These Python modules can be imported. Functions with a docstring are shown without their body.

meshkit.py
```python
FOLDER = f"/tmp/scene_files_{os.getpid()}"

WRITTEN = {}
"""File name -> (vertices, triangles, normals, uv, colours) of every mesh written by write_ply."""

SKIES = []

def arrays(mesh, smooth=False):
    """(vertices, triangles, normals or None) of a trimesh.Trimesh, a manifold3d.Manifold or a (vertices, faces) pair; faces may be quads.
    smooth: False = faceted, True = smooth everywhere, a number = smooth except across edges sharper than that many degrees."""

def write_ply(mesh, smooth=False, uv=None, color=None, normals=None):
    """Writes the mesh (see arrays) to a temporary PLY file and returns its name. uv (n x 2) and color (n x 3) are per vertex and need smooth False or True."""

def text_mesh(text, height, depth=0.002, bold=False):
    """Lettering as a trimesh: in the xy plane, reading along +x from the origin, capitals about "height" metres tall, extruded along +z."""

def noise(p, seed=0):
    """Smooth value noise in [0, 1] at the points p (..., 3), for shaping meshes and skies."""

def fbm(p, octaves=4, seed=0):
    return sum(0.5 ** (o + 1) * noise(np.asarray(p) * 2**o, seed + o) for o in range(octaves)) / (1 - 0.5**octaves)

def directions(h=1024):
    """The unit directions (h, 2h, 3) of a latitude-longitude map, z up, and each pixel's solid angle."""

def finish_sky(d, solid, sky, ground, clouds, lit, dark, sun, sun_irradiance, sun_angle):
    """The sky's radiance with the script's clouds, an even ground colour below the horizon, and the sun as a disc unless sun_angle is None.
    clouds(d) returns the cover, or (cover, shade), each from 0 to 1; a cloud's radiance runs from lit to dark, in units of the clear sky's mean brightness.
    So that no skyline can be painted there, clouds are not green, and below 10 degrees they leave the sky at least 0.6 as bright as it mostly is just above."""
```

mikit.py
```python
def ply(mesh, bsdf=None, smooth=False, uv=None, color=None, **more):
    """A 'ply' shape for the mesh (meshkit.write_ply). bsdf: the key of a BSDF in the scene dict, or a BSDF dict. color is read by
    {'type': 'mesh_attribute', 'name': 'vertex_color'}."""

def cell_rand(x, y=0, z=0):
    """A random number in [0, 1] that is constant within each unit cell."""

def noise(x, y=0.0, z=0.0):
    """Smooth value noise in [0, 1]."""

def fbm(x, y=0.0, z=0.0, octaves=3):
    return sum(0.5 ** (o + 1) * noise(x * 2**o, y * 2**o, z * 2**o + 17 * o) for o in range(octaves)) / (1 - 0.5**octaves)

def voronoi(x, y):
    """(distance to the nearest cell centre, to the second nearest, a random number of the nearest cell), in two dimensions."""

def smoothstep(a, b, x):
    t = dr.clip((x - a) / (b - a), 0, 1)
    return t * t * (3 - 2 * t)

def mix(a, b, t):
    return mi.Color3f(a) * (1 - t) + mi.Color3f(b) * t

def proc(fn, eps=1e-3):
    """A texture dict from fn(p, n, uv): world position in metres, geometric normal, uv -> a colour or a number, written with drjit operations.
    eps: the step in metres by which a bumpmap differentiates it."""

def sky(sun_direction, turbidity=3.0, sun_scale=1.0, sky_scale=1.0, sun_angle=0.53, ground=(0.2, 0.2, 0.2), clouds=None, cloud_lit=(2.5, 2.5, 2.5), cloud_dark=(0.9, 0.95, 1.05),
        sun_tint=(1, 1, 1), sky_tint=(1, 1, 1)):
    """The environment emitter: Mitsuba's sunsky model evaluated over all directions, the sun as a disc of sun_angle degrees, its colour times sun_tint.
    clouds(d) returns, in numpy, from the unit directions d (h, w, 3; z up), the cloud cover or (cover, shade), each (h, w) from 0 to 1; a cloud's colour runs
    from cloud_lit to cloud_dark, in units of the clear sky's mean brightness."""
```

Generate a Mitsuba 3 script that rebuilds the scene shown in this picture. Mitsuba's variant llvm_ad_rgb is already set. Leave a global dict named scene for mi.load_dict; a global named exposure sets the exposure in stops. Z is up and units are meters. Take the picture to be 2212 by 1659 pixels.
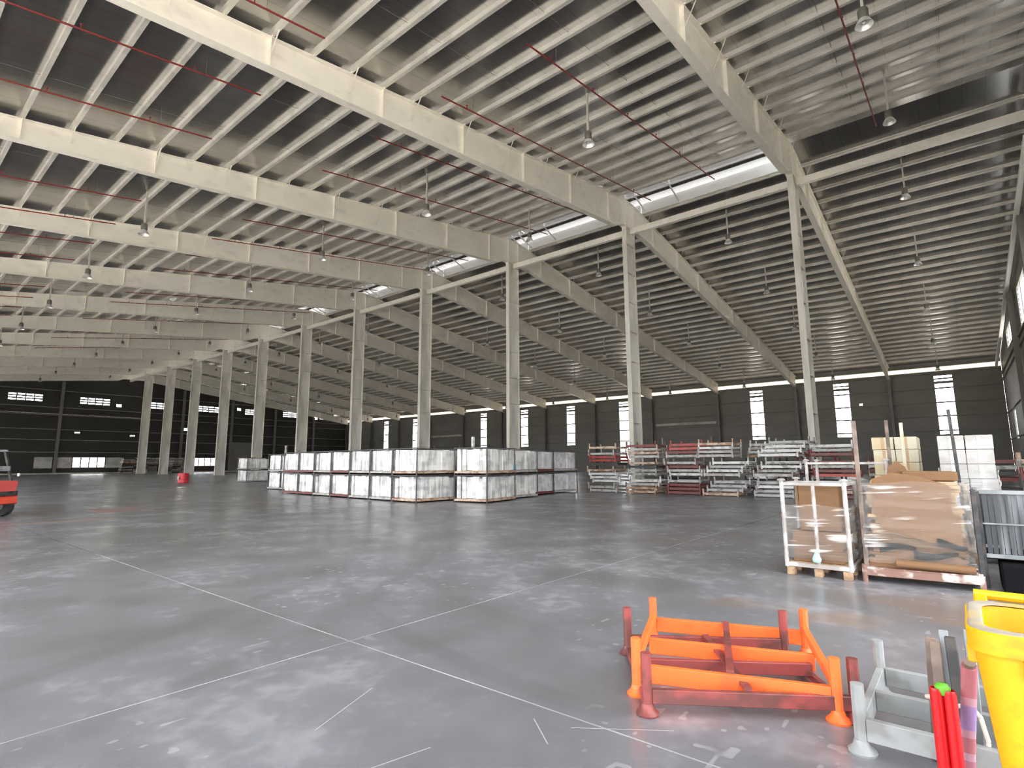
import math, random
import numpy as np, trimesh, mitsuba as mi, drjit as dr
import mikit, meshkit
from mikit import proc, fbm, noise, smoothstep, mix, voronoi, cell_rand

T = mi.ScalarTransform4f
rng = random.Random(7)
scene, labels = {}, {}

# ------------------------------------------------------------------ camera, sky, exposure
EYE = np.array([0.0, 0.0, 1.6])
F_PX, PITCH, YAW, ROLL = 1172.99, 0.1452, 0.6860, -0.0053
fw = np.array([math.cos(PITCH) * math.cos(YAW), math.cos(PITCH) * math.sin(YAW), math.sin(PITCH)])
rt = np.array([math.sin(YAW), -math.cos(YAW), 0.0])
up0 = np.cross(rt, fw)
up = -math.sin(ROLL) * rt + math.cos(ROLL) * up0
scene['camera'] = {'type': 'perspective', 'fov_axis': 'x', 'fov': 2 * math.degrees(math.atan(1106 / F_PX)), 'near_clip': 0.05, 'far_clip': 1000.0,
                   'to_world': T().look_at(origin=EYE.tolist(), target=(EYE + fw).tolist(), up=up.tolist())}
scene['sky'] = mikit.sky((0.22, 0.50, 0.84), turbidity=4.0, sun_scale=1.0, sky_scale=1.0, ground=(0.44, 0.44, 0.425),
                         clouds=lambda d: (np.full(d.shape[:2], 0.92), 0.25 + 0.0 * d[..., 2]), cloud_lit=(4.2, 4.25, 4.3), cloud_dark=(3.0, 3.05, 3.1))
exposure = 3.6

# ------------------------------------------------------------------ materials
def bsdf(name, d):
    scene[name] = {'type': 'twosided', 'b': d} if d['type'] in ('principled', 'bumpmap', 'roughplastic', 'diffuse', 'roughconductor') else d
def rgb(c): return {'type': 'rgb', 'value': list(c)}
def paint(name, c, rough=0.5, metal=0.0, spec=0.5, wear=None, amount=0.3, scale=3.0, **k):
    if wear is not None:
        c0, c1 = tuple(c), tuple(wear)
        def fn(p, n, uv, c0=c0, c1=c1, amount=amount, scale=scale):
            v = fbm(p.x * scale, p.y * scale, p.z * scale, 3)
            return mix(c0, c1, smoothstep(0.62 - amount * 0.5, 0.8 - amount * 0.3, v))
        col = proc(fn)
    else:
        col = rgb(c)
    bsdf(name, {'type': 'principled', 'base_color': col, 'roughness': rough, 'metallic': metal, 'specular': spec, **k})

def line_mask(p, ax, ay, bx, by, w):
    dx, dy = bx - ax, by - ay
    t = dr.clip(((p.x - ax) * dx + (p.y - ay) * dy) / (dx * dx + dy * dy), 0, 1)
    d = dr.sqrt(dr.square(p.x - ax - t * dx) + dr.square(p.y - ay - t * dy))
    return 1 - smoothstep(w * 0.5, w, d)
def arc_mask(p, cx, cy, r, w):
    d = dr.abs(dr.sqrt(dr.square(p.x - cx) + dr.square(p.y - cy)) - r)
    return 1 - smoothstep(w * 0.4, w, d)
def floor_col(p, n, uv):
    big = fbm(p.x * 0.22, p.y * 0.22, 0.0, 4)
    mid = fbm(p.x * 1.3 + 7, p.y * 1.3, 1.0, 4)
    fine = fbm(p.x * 7 + 3, p.y * 7, 2.0, 3)
    c = mix((0.109, 0.108, 0.112), (0.162, 0.166, 0.184), smoothstep(0.25, 0.75, big * 0.5 + mid * 0.5))
    dust = smoothstep(0.52, 0.8, mid * 0.55 + fine * 0.45)
    c = mix(c, (0.30, 0.305, 0.325), dust * 0.4)
    rubber = dr.maximum(dr.maximum(arc_mask(p, 13, 2, 8.6, 0.16), arc_mask(p, 13, 2, 9.7, 0.16)), dr.maximum(arc_mask(p, -4, 20, 15.2, 0.2), arc_mask(p, -4, 20, 16.5, 0.2)))
    rubber = dr.maximum(rubber, dr.maximum(arc_mask(p, 24, -8, 19.0, 0.17), arc_mask(p, 24, -8, 20.1, 0.17)))
    c = mix(c, (0.07, 0.07, 0.072), rubber * (0.15 + 0.5 * noise(p.x * 2, p.y * 2, 5.0)) * 0.42)
    sc = dr.maximum(dr.maximum(line_mask(p, 2.75, 2.0, 2.95, 2.25, 0.005), line_mask(p, 1.9, 2.6, 2.3, 2.5, 0.005)),
                    dr.maximum(line_mask(p, 3.35, 1.5, 3.0, 2.0, 0.005), line_mask(p, 2.0, 3.2, 2.6, 3.45, 0.005)))
    c = mix(c, (0.45, 0.45, 0.45), sc * 0.6)
    chips = smoothstep(0.86, 0.92, noise(p.x * 11, p.y * 15.0, 9.0)) * smoothstep(0.5, 0.7, noise(p.x * 0.8, p.y * 0.8, 3.0))
    c = mix(c, (0.55, 0.55, 0.56), chips * 0.2)
    rust = smoothstep(0.6, 0.85, fbm(p.x * 0.9 + 20, p.y * 0.9, 4.0, 3)) * smoothstep(3.0, 1.0, dr.sqrt(dr.square(p.x - 6.5) + dr.square(p.y - 1.0)))
    c = mix(c, (0.20, 0.13, 0.09), rust * 0.6)
    return c
def floor_rough(p, n, uv):
    return 0.17 + 0.20 * fbm(p.x * 0.9, p.y * 0.9, 0.0, 3) + 0.08 * noise(p.x * 11, p.y * 11, 0.0)
bsdf('m_floor', {'type': 'principled', 'base_color': proc(floor_col), 'roughness': proc(floor_rough), 'specular': 0.7})
bsdf('m_joint', {'type': 'principled', 'base_color': proc(lambda p, n, uv: mix((0.20, 0.20, 0.205), (0.36, 0.36, 0.365), noise(p.x * 3, p.y * 3, 0.0))), 'roughness': 0.8})
bsdf('m_red_line', {'type': 'principled', 'base_color': proc(lambda p, n, uv: mix((0.25, 0.135, 0.125), (0.17, 0.145, 0.14), smoothstep(0.35, 0.65, fbm(p.x * 1.2, p.y * 2.5, 0.0, 3)))), 'roughness': 0.4})

def sheet_col(p, n, uv):
    v = fbm(p.x * 0.35, p.y * 0.9, 0.0, 3)
    lap = smoothstep(0.46, 0.5, dr.abs(p.y / 1.0 - dr.floor(p.y / 1.0) - 0.5))
    return mix((0.38, 0.372, 0.36), (0.47, 0.462, 0.45), v) * (1 - 0.2 * lap)
bsdf('m_sheet', {'type': 'principled', 'base_color': proc(sheet_col), 'roughness': 0.22, 'metallic': 0.93, 'specular': 0.5})
paint('m_galv', (0.78, 0.755, 0.70), 0.38, 0.35, wear=(0.66, 0.64, 0.59), amount=0.5, scale=1.2)
def steel_col(p, n, uv):
    v = fbm(p.x * 0.5, p.y * 1.5, p.z * 0.7, 3)
    dirt = smoothstep(0.55, 0.8, fbm(p.x * 1.6, p.y * 3, p.z * 2.2, 3))
    return mix(mix((0.90, 0.865, 0.775), (0.82, 0.79, 0.71), v), (0.30, 0.28, 0.25), dirt * 0.15)
bsdf('m_steel', {'type': 'principled', 'base_color': proc(steel_col), 'roughness': 0.45, 'specular': 0.4})
def col_col(p, n, uv):
    v = fbm(p.x * 2, p.y * 2, p.z * 0.35, 3)
    return mix((0.80, 0.785, 0.715), (0.60, 0.59, 0.535), smoothstep(0.3, 0.8, v))
bsdf('m_column', {'type': 'principled', 'base_color': proc(col_col), 'roughness': 0.55, 'specular': 0.4})
def wall_col(p, n, uv):
    v = fbm(p.x * 0.3, p.y * 0.3, p.z * 0.6, 3)
    return mix((0.19, 0.186, 0.168), (0.26, 0.254, 0.228), v)
bsdf('m_wall_shaded', {'type': 'principled', 'base_color': proc(lambda p, n, uv: mix((0.030, 0.030, 0.027), (0.045, 0.044, 0.040), fbm(p.x * 0.3, p.y * 0.3, p.z * 0.6, 3))), 'roughness': 0.5, 'specular': 0.4})  # wall sheet colour darkened, putting the shade of the far wall into it
bsdf('m_wall', {'type': 'principled', 'base_color': proc(wall_col), 'roughness': 0.5, 'specular': 0.4})
paint('m_girt', (0.20, 0.196, 0.18), 0.5, 0.2)
paint('m_fascia', (0.74, 0.69, 0.60), 0.5)
paint('m_vent_white', (0.80, 0.81, 0.80), 0.45)
paint('m_pipe_red', (0.24, 0.035, 0.030), 0.45)
paint('m_lamp_shell', (0.80, 0.80, 0.78), 0.3, 0.3)
paint('m_lamp_box', (0.17, 0.165, 0.14), 0.5, 0.2)
paint('m_conduit', (0.50, 0.48, 0.44), 0.5)
paint('m_pale_panel', (0.55, 0.54, 0.50), 0.5, wear=(0.42, 0.41, 0.37), amount=0.4, scale=1.0)
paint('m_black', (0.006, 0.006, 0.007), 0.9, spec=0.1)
paint('m_dark_steel', (0.032, 0.033, 0.035), 0.5, 0.2, wear=(0.07, 0.062, 0.058), amount=0.4, scale=8)
scene['m_strip'] = {'type': 'principledthin', 'base_color': rgb((0.85, 0.80, 0.72)), 'roughness': 0.6, 'diff_trans': 1.2, 'spec_trans': 0.0}
scene['m_cap'] = {'type': 'principledthin', 'base_color': rgb((0.5, 0.5, 0.5)), 'roughness': 0.6, 'diff_trans': 0.35, 'spec_trans': 0.0}
scene['m_glass'] = {'type': 'thindielectric', 'int_ior': 1.5}
scene['m_bulb'] = {'type': 'diffuse', 'reflectance': rgb((0.8, 0.8, 0.8))}

RACK = {'red': ((0.38, 0.055, 0.045), (0.20, 0.05, 0.04)), 'maroon': ((0.16, 0.035, 0.028), (0.10, 0.035, 0.03)), 'grey': ((0.36, 0.365, 0.36), (0.17, 0.16, 0.15)),
        'silver': ((0.62, 0.63, 0.63), (0.33, 0.32, 0.30)), 'white': ((0.42, 0.41, 0.395), (0.30, 0.265, 0.24)), 'tan': ((0.48, 0.38, 0.29), (0.30, 0.16, 0.10)),
        'pale': ((0.27, 0.285, 0.285), (0.20, 0.20, 0.195)), 'black': ((0.045, 0.045, 0.048), (0.08, 0.06, 0.05)), 'orange': ((0.97, 0.150, 0.030), (0.84, 0.12, 0.03)), 'oxide': ((0.25, 0.050, 0.046), (0.12, 0.04, 0.035))}
for k_, (a_, b_) in RACK.items():
    paint('m_rack_' + k_, a_, 0.42, wear=b_, amount=0.45 if k_ in ('oxide', 'white', 'tan') else 0.25, scale=6.0)
def wrap_col(p, n, uv):
    s = p.x * 0.94 + p.y * 1.1
    v = fbm(s * 7.0, 0.0, p.z * 0.7, 3)
    v2 = fbm(s * 2.0, p.z * 5.0, 1.0, 3)
    return mix((0.42, 0.42, 0.415), (0.79, 0.79, 0.765), smoothstep(0.3, 0.62, v * 0.6 + v2 * 0.4))
bsdf('m_wrap', {'type': 'principled', 'base_color': proc(wrap_col), 'roughness': 0.28, 'specular': 0.5})
paint('m_wrap_dim', (0.50, 0.50, 0.52), 0.3, wear=(0.66, 0.66, 0.67), amount=0.6, scale=4)
paint('m_carton', (0.52, 0.48, 0.375), 0.6, wear=(0.50, 0.41, 0.25), amount=0.35, scale=4)
paint('m_carton_white', (0.45, 0.445, 0.435), 0.6, wear=(0.38, 0.36, 0.34), amount=0.35, scale=4)
def card_col(p, n, uv):
    v = fbm(p.x * 2, p.y * 3, p.z * 14, 3)
    return mix((0.215, 0.118, 0.058), (0.165, 0.09, 0.045), v)
bsdf('m_cardboard', {'type': 'principled', 'base_color': proc(card_col), 'roughness': 0.7, 'specular': 0.3})
paint('m_card_pale', (0.42, 0.29, 0.17), 0.7)
paint('m_wood', (0.38, 0.25, 0.15), 0.7, wear=(0.24, 0.15, 0.09), amount=0.4, scale=9)
paint('m_rust_steel', (0.20, 0.11, 0.085), 0.6, wear=(0.55, 0.50, 0.46), amount=0.3, scale=7)
paint('m_brown_post', (0.125, 0.090, 0.075), 0.6, wear=(0.22, 0.165, 0.13), amount=0.4, scale=5)
def film_w(p, n, uv):
    v = 0.5 * fbm(p.y * 1.6 + p.x, p.z * 34.0 + p.y * 2.0, 2.0, 3) + 0.5 * fbm(p.y * 3.0 + p.x, p.z * 11.0, 5.0, 2)
    return 0.07 + 0.42 * smoothstep(0.60, 0.72, v)
scene['m_film'] = {'type': 'blendbsdf', 'weight': proc(film_w), 'a': {'type': 'thindielectric', 'int_ior': 1.35},
                   'b': {'type': 'twosided', 'b': {'type': 'principled', 'base_color': rgb((0.80, 0.79, 0.78)), 'roughness': 0.22, 'specular': 0.6}}}
paint('m_yellow', (0.66, 0.345, 0.0), 0.5, wear=(0.58, 0.24, 0.005), amount=0.1, scale=12)
paint('m_yellow_dusty', (0.27, 0.235, 0.19), 0.7, wear=(0.40, 0.28, 0.08), amount=0.35, scale=9)
paint('m_red_tube', (0.50, 0.006, 0.010), 0.35)
paint('m_green', (0.12, 0.42, 0.03), 0.5)
def stick_col(p, n, uv):
    k = dr.floor(p.z * 26 + p.x * 6)
    r = cell_rand(k, 3.0, 0.0)
    c = mix((0.42, 0.14, 0.16), (0.30, 0.20, 0.40), smoothstep(0.3, 0.35, r))
    c = mix(c, (0.62, 0.42, 0.30), smoothstep(0.62, 0.66, r))
    return mix(c, (0.48, 0.27, 0.33), smoothstep(0.82, 0.86, r))
bsdf('m_stick', {'type': 'principled', 'base_color': proc(stick_col), 'roughness': 0.45})
paint('m_fork_red', (0.72, 0.075, 0.035), 0.35)
paint('m_fork_dark_red', (0.62, 0.085, 0.075), 0.4)
paint('m_rubber', (0.030, 0.032, 0.033), 0.7)
paint('m_grey_paint', (0.19, 0.21, 0.22), 0.45, wear=(0.28, 0.30, 0.31), amount=0.4, scale=5)
paint('m_rope', (0.55, 0.48, 0.42), 0.8)
def crate_col(p, n, uv):
    v = fbm(p.y * 9.0, p.z * 0.8, p.x, 3)
    return mix((0.045, 0.050, 0.058), (0.26, 0.27, 0.29), smoothstep(0.42, 0.72, v))
bsdf('m_crate_liner', {'type': 'principled', 'base_color': proc(crate_col), 'roughness': 0.35})
paint('m_blue', (0.35, 0.62, 0.72), 0.5)
paint('m_drum_red', (0.62, 0.03, 0.045), 0.4)

# ------------------------------------------------------------------ mesh helpers
def cat(ms): return ms[0] if len(ms) == 1 else trimesh.util.concatenate(ms)
def box(c, s, ch=0.0):
    if ch <= 0:
        return trimesh.creation.box(s, transform=trimesh.transformations.translation_matrix(c))
    h = np.array(s) / 2.0
    pts = []
    for sx in (-1, 1):
        for sy in (-1, 1):
            for sz in (-1, 1):
                g = np.array([sx, sy, sz])
                for ax in range(3):
                    q = g * (h - ch); q[ax] = g[ax] * h[ax]
                    pts.append(q)
    return trimesh.convex.convex_hull(np.array(pts) + np.array(c))
def frame_of(p0, p1, hint=(0, 0, 1)):
    a = np.array(p1, float) - np.array(p0, float); L = np.linalg.norm(a); a /= L
    u = np.cross(hint, a)
    if np.linalg.norm(u) < 1e-6: u = np.cross((1, 0, 0), a)
    u /= np.linalg.norm(u); v = np.cross(a, u)
    return a, u, v, L
def bar(p0, p1, w, h, hint=(0, 0, 1)):
    """rectangular bar: w along the sideways direction, h along the hint."""
    a, u, v, L = frame_of(p0, p1, hint)
    m = trimesh.creation.box((w, h, L))
    M = np.eye(4); M[:3, 0], M[:3, 1], M[:3, 2] = u, v, a; M[:3, 3] = (np.array(p0, float) + np.array(p1, float)) / 2
    m.apply_transform(M); return m
def tube(p0, p1, r, n=8):
    a, u, v, L = frame_of(p0, p1)
    m = trimesh.creation.cylinder(r, L, sections=n)
    M = np.eye(4); M[:3, 0], M[:3, 1], M[:3, 2] = u, v, a; M[:3, 3] = (np.array(p0, float) + np.array(p1, float)) / 2
    m.apply_transform(M); return m
def poly_tube(pts, r, n=6): return cat([tube(pts[i], pts[i + 1], r, n) for i in range(len(pts) - 1)])
def lathe(prof, n=20, at=(0, 0, 0)):
    m = trimesh.creation.revolve(np.array(prof, float), sections=n)
    m.apply_translation(at); return m
def extrude_y(pts, y0, y1):
    """polyline profile [(x, z)] of a thin closed section extruded along y."""
    from shapely.geometry import Polygon
    m = trimesh.creation.extrude_polygon(Polygon(pts), y1 - y0, engine='earcut')
    v = np.array(m.vertices); m.vertices = np.stack([v[:, 0], v[:, 2] + y0, v[:, 1]], 1)
    m.invert(); return m
def quad(ps): return trimesh.Trimesh(np.array(ps, float), [[0, 1, 2], [0, 2, 3]], process=False)
def grid_mesh(P):
    n, m = P.shape[:2]
    idx = np.arange(n * m).reshape(n, m)
    f = np.concatenate([np.stack([idx[:-1, :-1], idx[1:, :-1], idx[1:, 1:]], -1).reshape(-1, 3), np.stack([idx[:-1, :-1], idx[1:, 1:], idx[:-1, 1:]], -1).reshape(-1, 3)])
    return trimesh.Trimesh(P.reshape(-1, 3), f, process=False)

def free(key):
    if key not in scene and key not in labels: return key
    i = 1
    while f'{key}_{i:03d}' in scene or f'{key}_{i:03d}' in labels: i += 1
    return f'{key}_{i:03d}'
_next = {}
def numbered(key):
    k = _next.get(key)
    _next[key] = (k or 0) + 1
    return key if k is None else f'{key}_{k:03d}'
def put(key, mesh, mat, smooth=False, parent=None, M=None, label=None, **more):
    key = numbered(f'{parent}__{key}' if parent else key)
    d = mesh if isinstance(mesh, dict) else mikit.ply(mesh, mat, smooth)
    if M is not None: d = {**d, 'to_world': T(M)}
    scene[key] = {**d, **more}
    if label: labels.setdefault(key, {})['label'] = label
    return key
def struct(key, mesh, mat, parent=None, label=None, smooth=False):
    k = put(key, mesh, mat, smooth, parent)
    if parent is None: labels[k] = {'kind': 'structure', **({'label': label} if label else {})}
    return k
def thing(name, label, category, group=None):
    key = numbered(name)
    labels[key] = {'label': label, 'category': category, 'kind': 'thing'}
    if group: labels[key]['group'] = group
    return key
def placed(protos, root, M):
    """protos: [(part name, ply dict)] put under root with the matrix M."""
    last = {}
    for n, d in protos:
        if '>' in n:
            a, b = n.split('>'); put(b, d, None, parent=last[a], M=M)
        else: last[n] = put(n, d, None, parent=root, M=M)
def matrix(x, y, z, rot=0.0, tilt=0.0, lean=0.0):
    c, s = math.cos(rot), math.sin(rot)
    R = np.array([[c, -s, 0], [s, c, 0], [0, 0, 1.0]])
    ct, st = math.cos(tilt), math.sin(tilt)
    R = R @ np.array([[1, 0, 0], [0, ct, -st], [0, st, ct]])
    cl, sl = math.cos(lean), math.sin(lean)
    R = R @ np.array([[cl, 0, sl], [0, 1, 0], [-sl, 0, cl]])
    M = np.eye(4); M[:3, :3] = R; M[:3, 3] = (x, y, z)
    return M
ORD = 'zeroth first second third fourth fifth sixth seventh eighth ninth tenth eleventh twelfth thirteenth fourteenth fifteenth sixteenth seventeenth eighteenth nineteenth twentieth twenty-first twenty-second twenty-third twenty-fourth'.split()

# ------------------------------------------------------------------ the building
XR, Y0, BAY, HCOL = 37.05, 6.748, 11.734, 19.75
XL, XE = -7.0, 91.2
YN, YF = Y0 - BAY, Y0 + 11 * BAY
def fy(k): return Y0 + BAY * k
def roof_top_l(x): return 22.01 - 0.1630 * (XR - x)      # top of the rafters, left slope
def roof_top_r(x): return 22.01 - 0.1400 * (x - XR)
def rt_z(x): return roof_top_l(x) if x < XR else roof_top_r(x)
def raf_bot(x): return 19.53 - 0.1185 * (XR - x) if x < XR else 20.02 - 0.1300 * (x - XR)
PURL = 0.25
VX0, VX1 = 35.55, 39.55                                  # the ridge vent opening

# floor: slabs parted by saw-cut joints with pale filler
JX, JY, JW = 3.12, 4.49, 0.009
FX0, FX1, FY0, FY1 = XL, XE + 0.5, YN - 0.3, YF + 0.4
struct('floor', box(((FX0 + FX1) / 2, (FY0 + FY1) / 2, -0.20), (FX1 - FX0, FY1 - FY0, 0.2)), 'm_floor')
for x0, x1, y0, y1 in ((FX0, JX - JW, FY0, JY - JW), (JX + JW, FX1, FY0, JY - JW), (FX0, JX - JW, JY + JW, FY1), (JX + JW, FX1, JY + JW, FY1)):
    put('slab', box(((x0 + x1) / 2, (y0 + y1) / 2, -0.05), (x1 - x0, y1 - y0, 0.1)), 'm_floor', parent='floor')
put('joint_filler', box((JX, (FY0 + 12.5) / 2, -0.052), (2 * JW, 12.5 - FY0, 0.1)), 'm_joint', parent='floor')
put('joint_filler', box(((FX0 + 14) / 2, JY, -0.052), (14 - FX0, 2 * JW, 0.1)), 'm_joint', parent='floor')
put('painted_line', box((1.5, 20.35, 0.002), (8.0, 0.32, 0.004)), 'm_red_line', parent='floor', label='faded red painted line near the forklift')
put('painted_line', box((6.6, 24.0, 0.002), (1.6, 2.2, 0.004)), 'm_red_line', parent='floor', label='worn red painted patch on the floor')

# roof: sheets, purlins, sag rods
def sheet(x0, x1, y0, y1, zf, off=PURL):
    n = max(2, int(abs(x1 - x0) / 6))
    xs = np.linspace(x0, x1, n); z = np.array([zf(x) + off for x in xs])
    top = [(x, zz + 0.03) for x, zz in zip(xs, z)]; bot = [(x, zz) for x, zz in zip(xs, z)]
    return extrude_y(bot + top[::-1], y0, y1)
struct('ceiling', sheet(XL, VX0, YN, YF, roof_top_l), 'm_sheet')
put('roof_sheet', sheet(VX1, XE, YN, YF, roof_top_r), 'm_sheet', parent='ceiling')
ridge_z = lambda x: rt_z(x) if abs(x - XR) > 1e-6 else 22.01
put('ridge_sheet', extrude_y([(VX0, rt_z(VX0) + PURL), (XR, 22.0 + PURL), (VX1, rt_z(VX1) + PURL), (VX1, rt_z(VX1) + PURL + .03), (XR, 22.03 + PURL), (VX0, rt_z(VX0) + PURL + .03)], YN, fy(0)), 'm_sheet', parent='ceiling')
def purlin_mesh(x, zt, h, w=0.15, t=0.012, sgn=1):
    """a lipped channel; its web on the downhill side, its open side facing the ridge."""
    lip = 0.055
    q = [(0, 0), (w, 0), (w, lip), (w - t, lip), (w - t, t), (t, t), (t, h - t), (w - t, h - t), (w - t, h - lip), (w, h - lip), (w, h), (0, h)]
    return extrude_y([(x + sgn * (a - w / 2), zt + b) for a, b in q], YN, YF)
xs_l = [VX0 - 0.12 - 1.69 * i for i in range(25)]
xs_r = [VX1 + 0.12 + 1.69 * i for i in range(30)]
for x in xs_l: put('purlin', purlin_mesh(x, roof_top_l(x) + 0.012, PURL - 0.016), 'm_galv', parent='ceiling')
for x in xs_r: put('purlin', purlin_mesh(x, roof_top_r(x) + 0.012, PURL - 0.016, sgn=-1), 'm_galv', parent='ceiling')
for k in range(-1, 11):
    for f in (1 / 3, 2 / 3):
        y = fy(k) + f * BAY
        put('sag_rod', bar((XL, y, roof_top_l(XL) + 0.17), (VX0 - .1, y, roof_top_l(VX0) + 0.17), 0.014, 0.014), 'm_girt', parent='ceiling')
        put('sag_rod', bar((VX1 + .1, y, roof_top_r(VX1) + 0.17), (XE, y, roof_top_r(XE) + 0.17), 0.014, 0.014), 'm_girt', parent='ceiling')

# ridge ventilator over the opening, bays 0 .. 10
def vent(y0, y1, root):
    zl, zr_, zc, ze = roof_top_l(VX0), roof_top_r(VX1), 23.55, 23.15
    ym, L = (y0 + y1) / 2, y1 - y0
    put('curb', box((VX0 + 0.02, ym, (zl + 0.2 + 22.75) / 2), (0.04, L, 22.55 - zl)), 'm_vent_white', parent=root)
    put('curb', box((VX1 - 0.02, ym, (zr_ + 0.2 + 22.70) / 2), (0.04, L, 22.50 - zr_)), 'm_vent_white', parent=root)
    put('cap_sheet', extrude_y([(VX0 - 0.95, ze), (XR + 0.4, zc), (VX1 + 0.95, ze), (VX1 + 0.95, ze + .006), (XR + 0.4, zc + .006), (VX0 - 0.95, ze + .006)], y0, y1), 'm_cap', parent=root)
    put('edge_rail', box((VX0 + 0.09, ym, zl + 0.20), (0.10, L, 0.10)), 'm_vent_white', parent=root)
    put('dark_band_plate', box((VX0 + 0.55, ym, 22.75), (0.75, L, 0.03)), 'm_dark_steel', parent=root)  # dark plate added to give the vent its dark band
    put('ridge_rail', box((XR + 0.55, ym, 22.55), (0.12, L, 0.12)), 'm_vent_white', parent=root)
    put('dark_band_plate', box((XR + 0.95, ym, 22.62), (0.62, L, 0.03)), 'm_dark_steel', parent=root)  # second added plate, for the thin dark band beside the rail
    for y in (y0 + 0.4, ym + 2.6, y1 - 0.4):
        put('strut', bar((XR + 0.55, y, 22.6), (XR + 0.55, y, zc), 0.10, 0.10), 'm_vent_white', parent=root)
        put('strut', bar((VX0 + 0.1, y, zl + 0.25), (XR + 0.55, y, 22.55), 0.09, 0.09), 'm_vent_white', parent=root)
        put('strut', bar((VX1 - 0.1, y, zr_ + 0.3), (XR + 0.55, y, 22.55), 0.09, 0.09), 'm_vent_white', parent=root)
for k in range(0, 11):
    r = thing('ridge_vent', f'white framed ridge vent in the roof above the {ORD[k + 2]} column from the right' if k < 10 else 'farthest white framed ridge vent by the far gable wall', 'roof vent', 'ridge ventilators')
    vent(fy(k) + 0.02, fy(k + 1) - 0.02, r)

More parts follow.
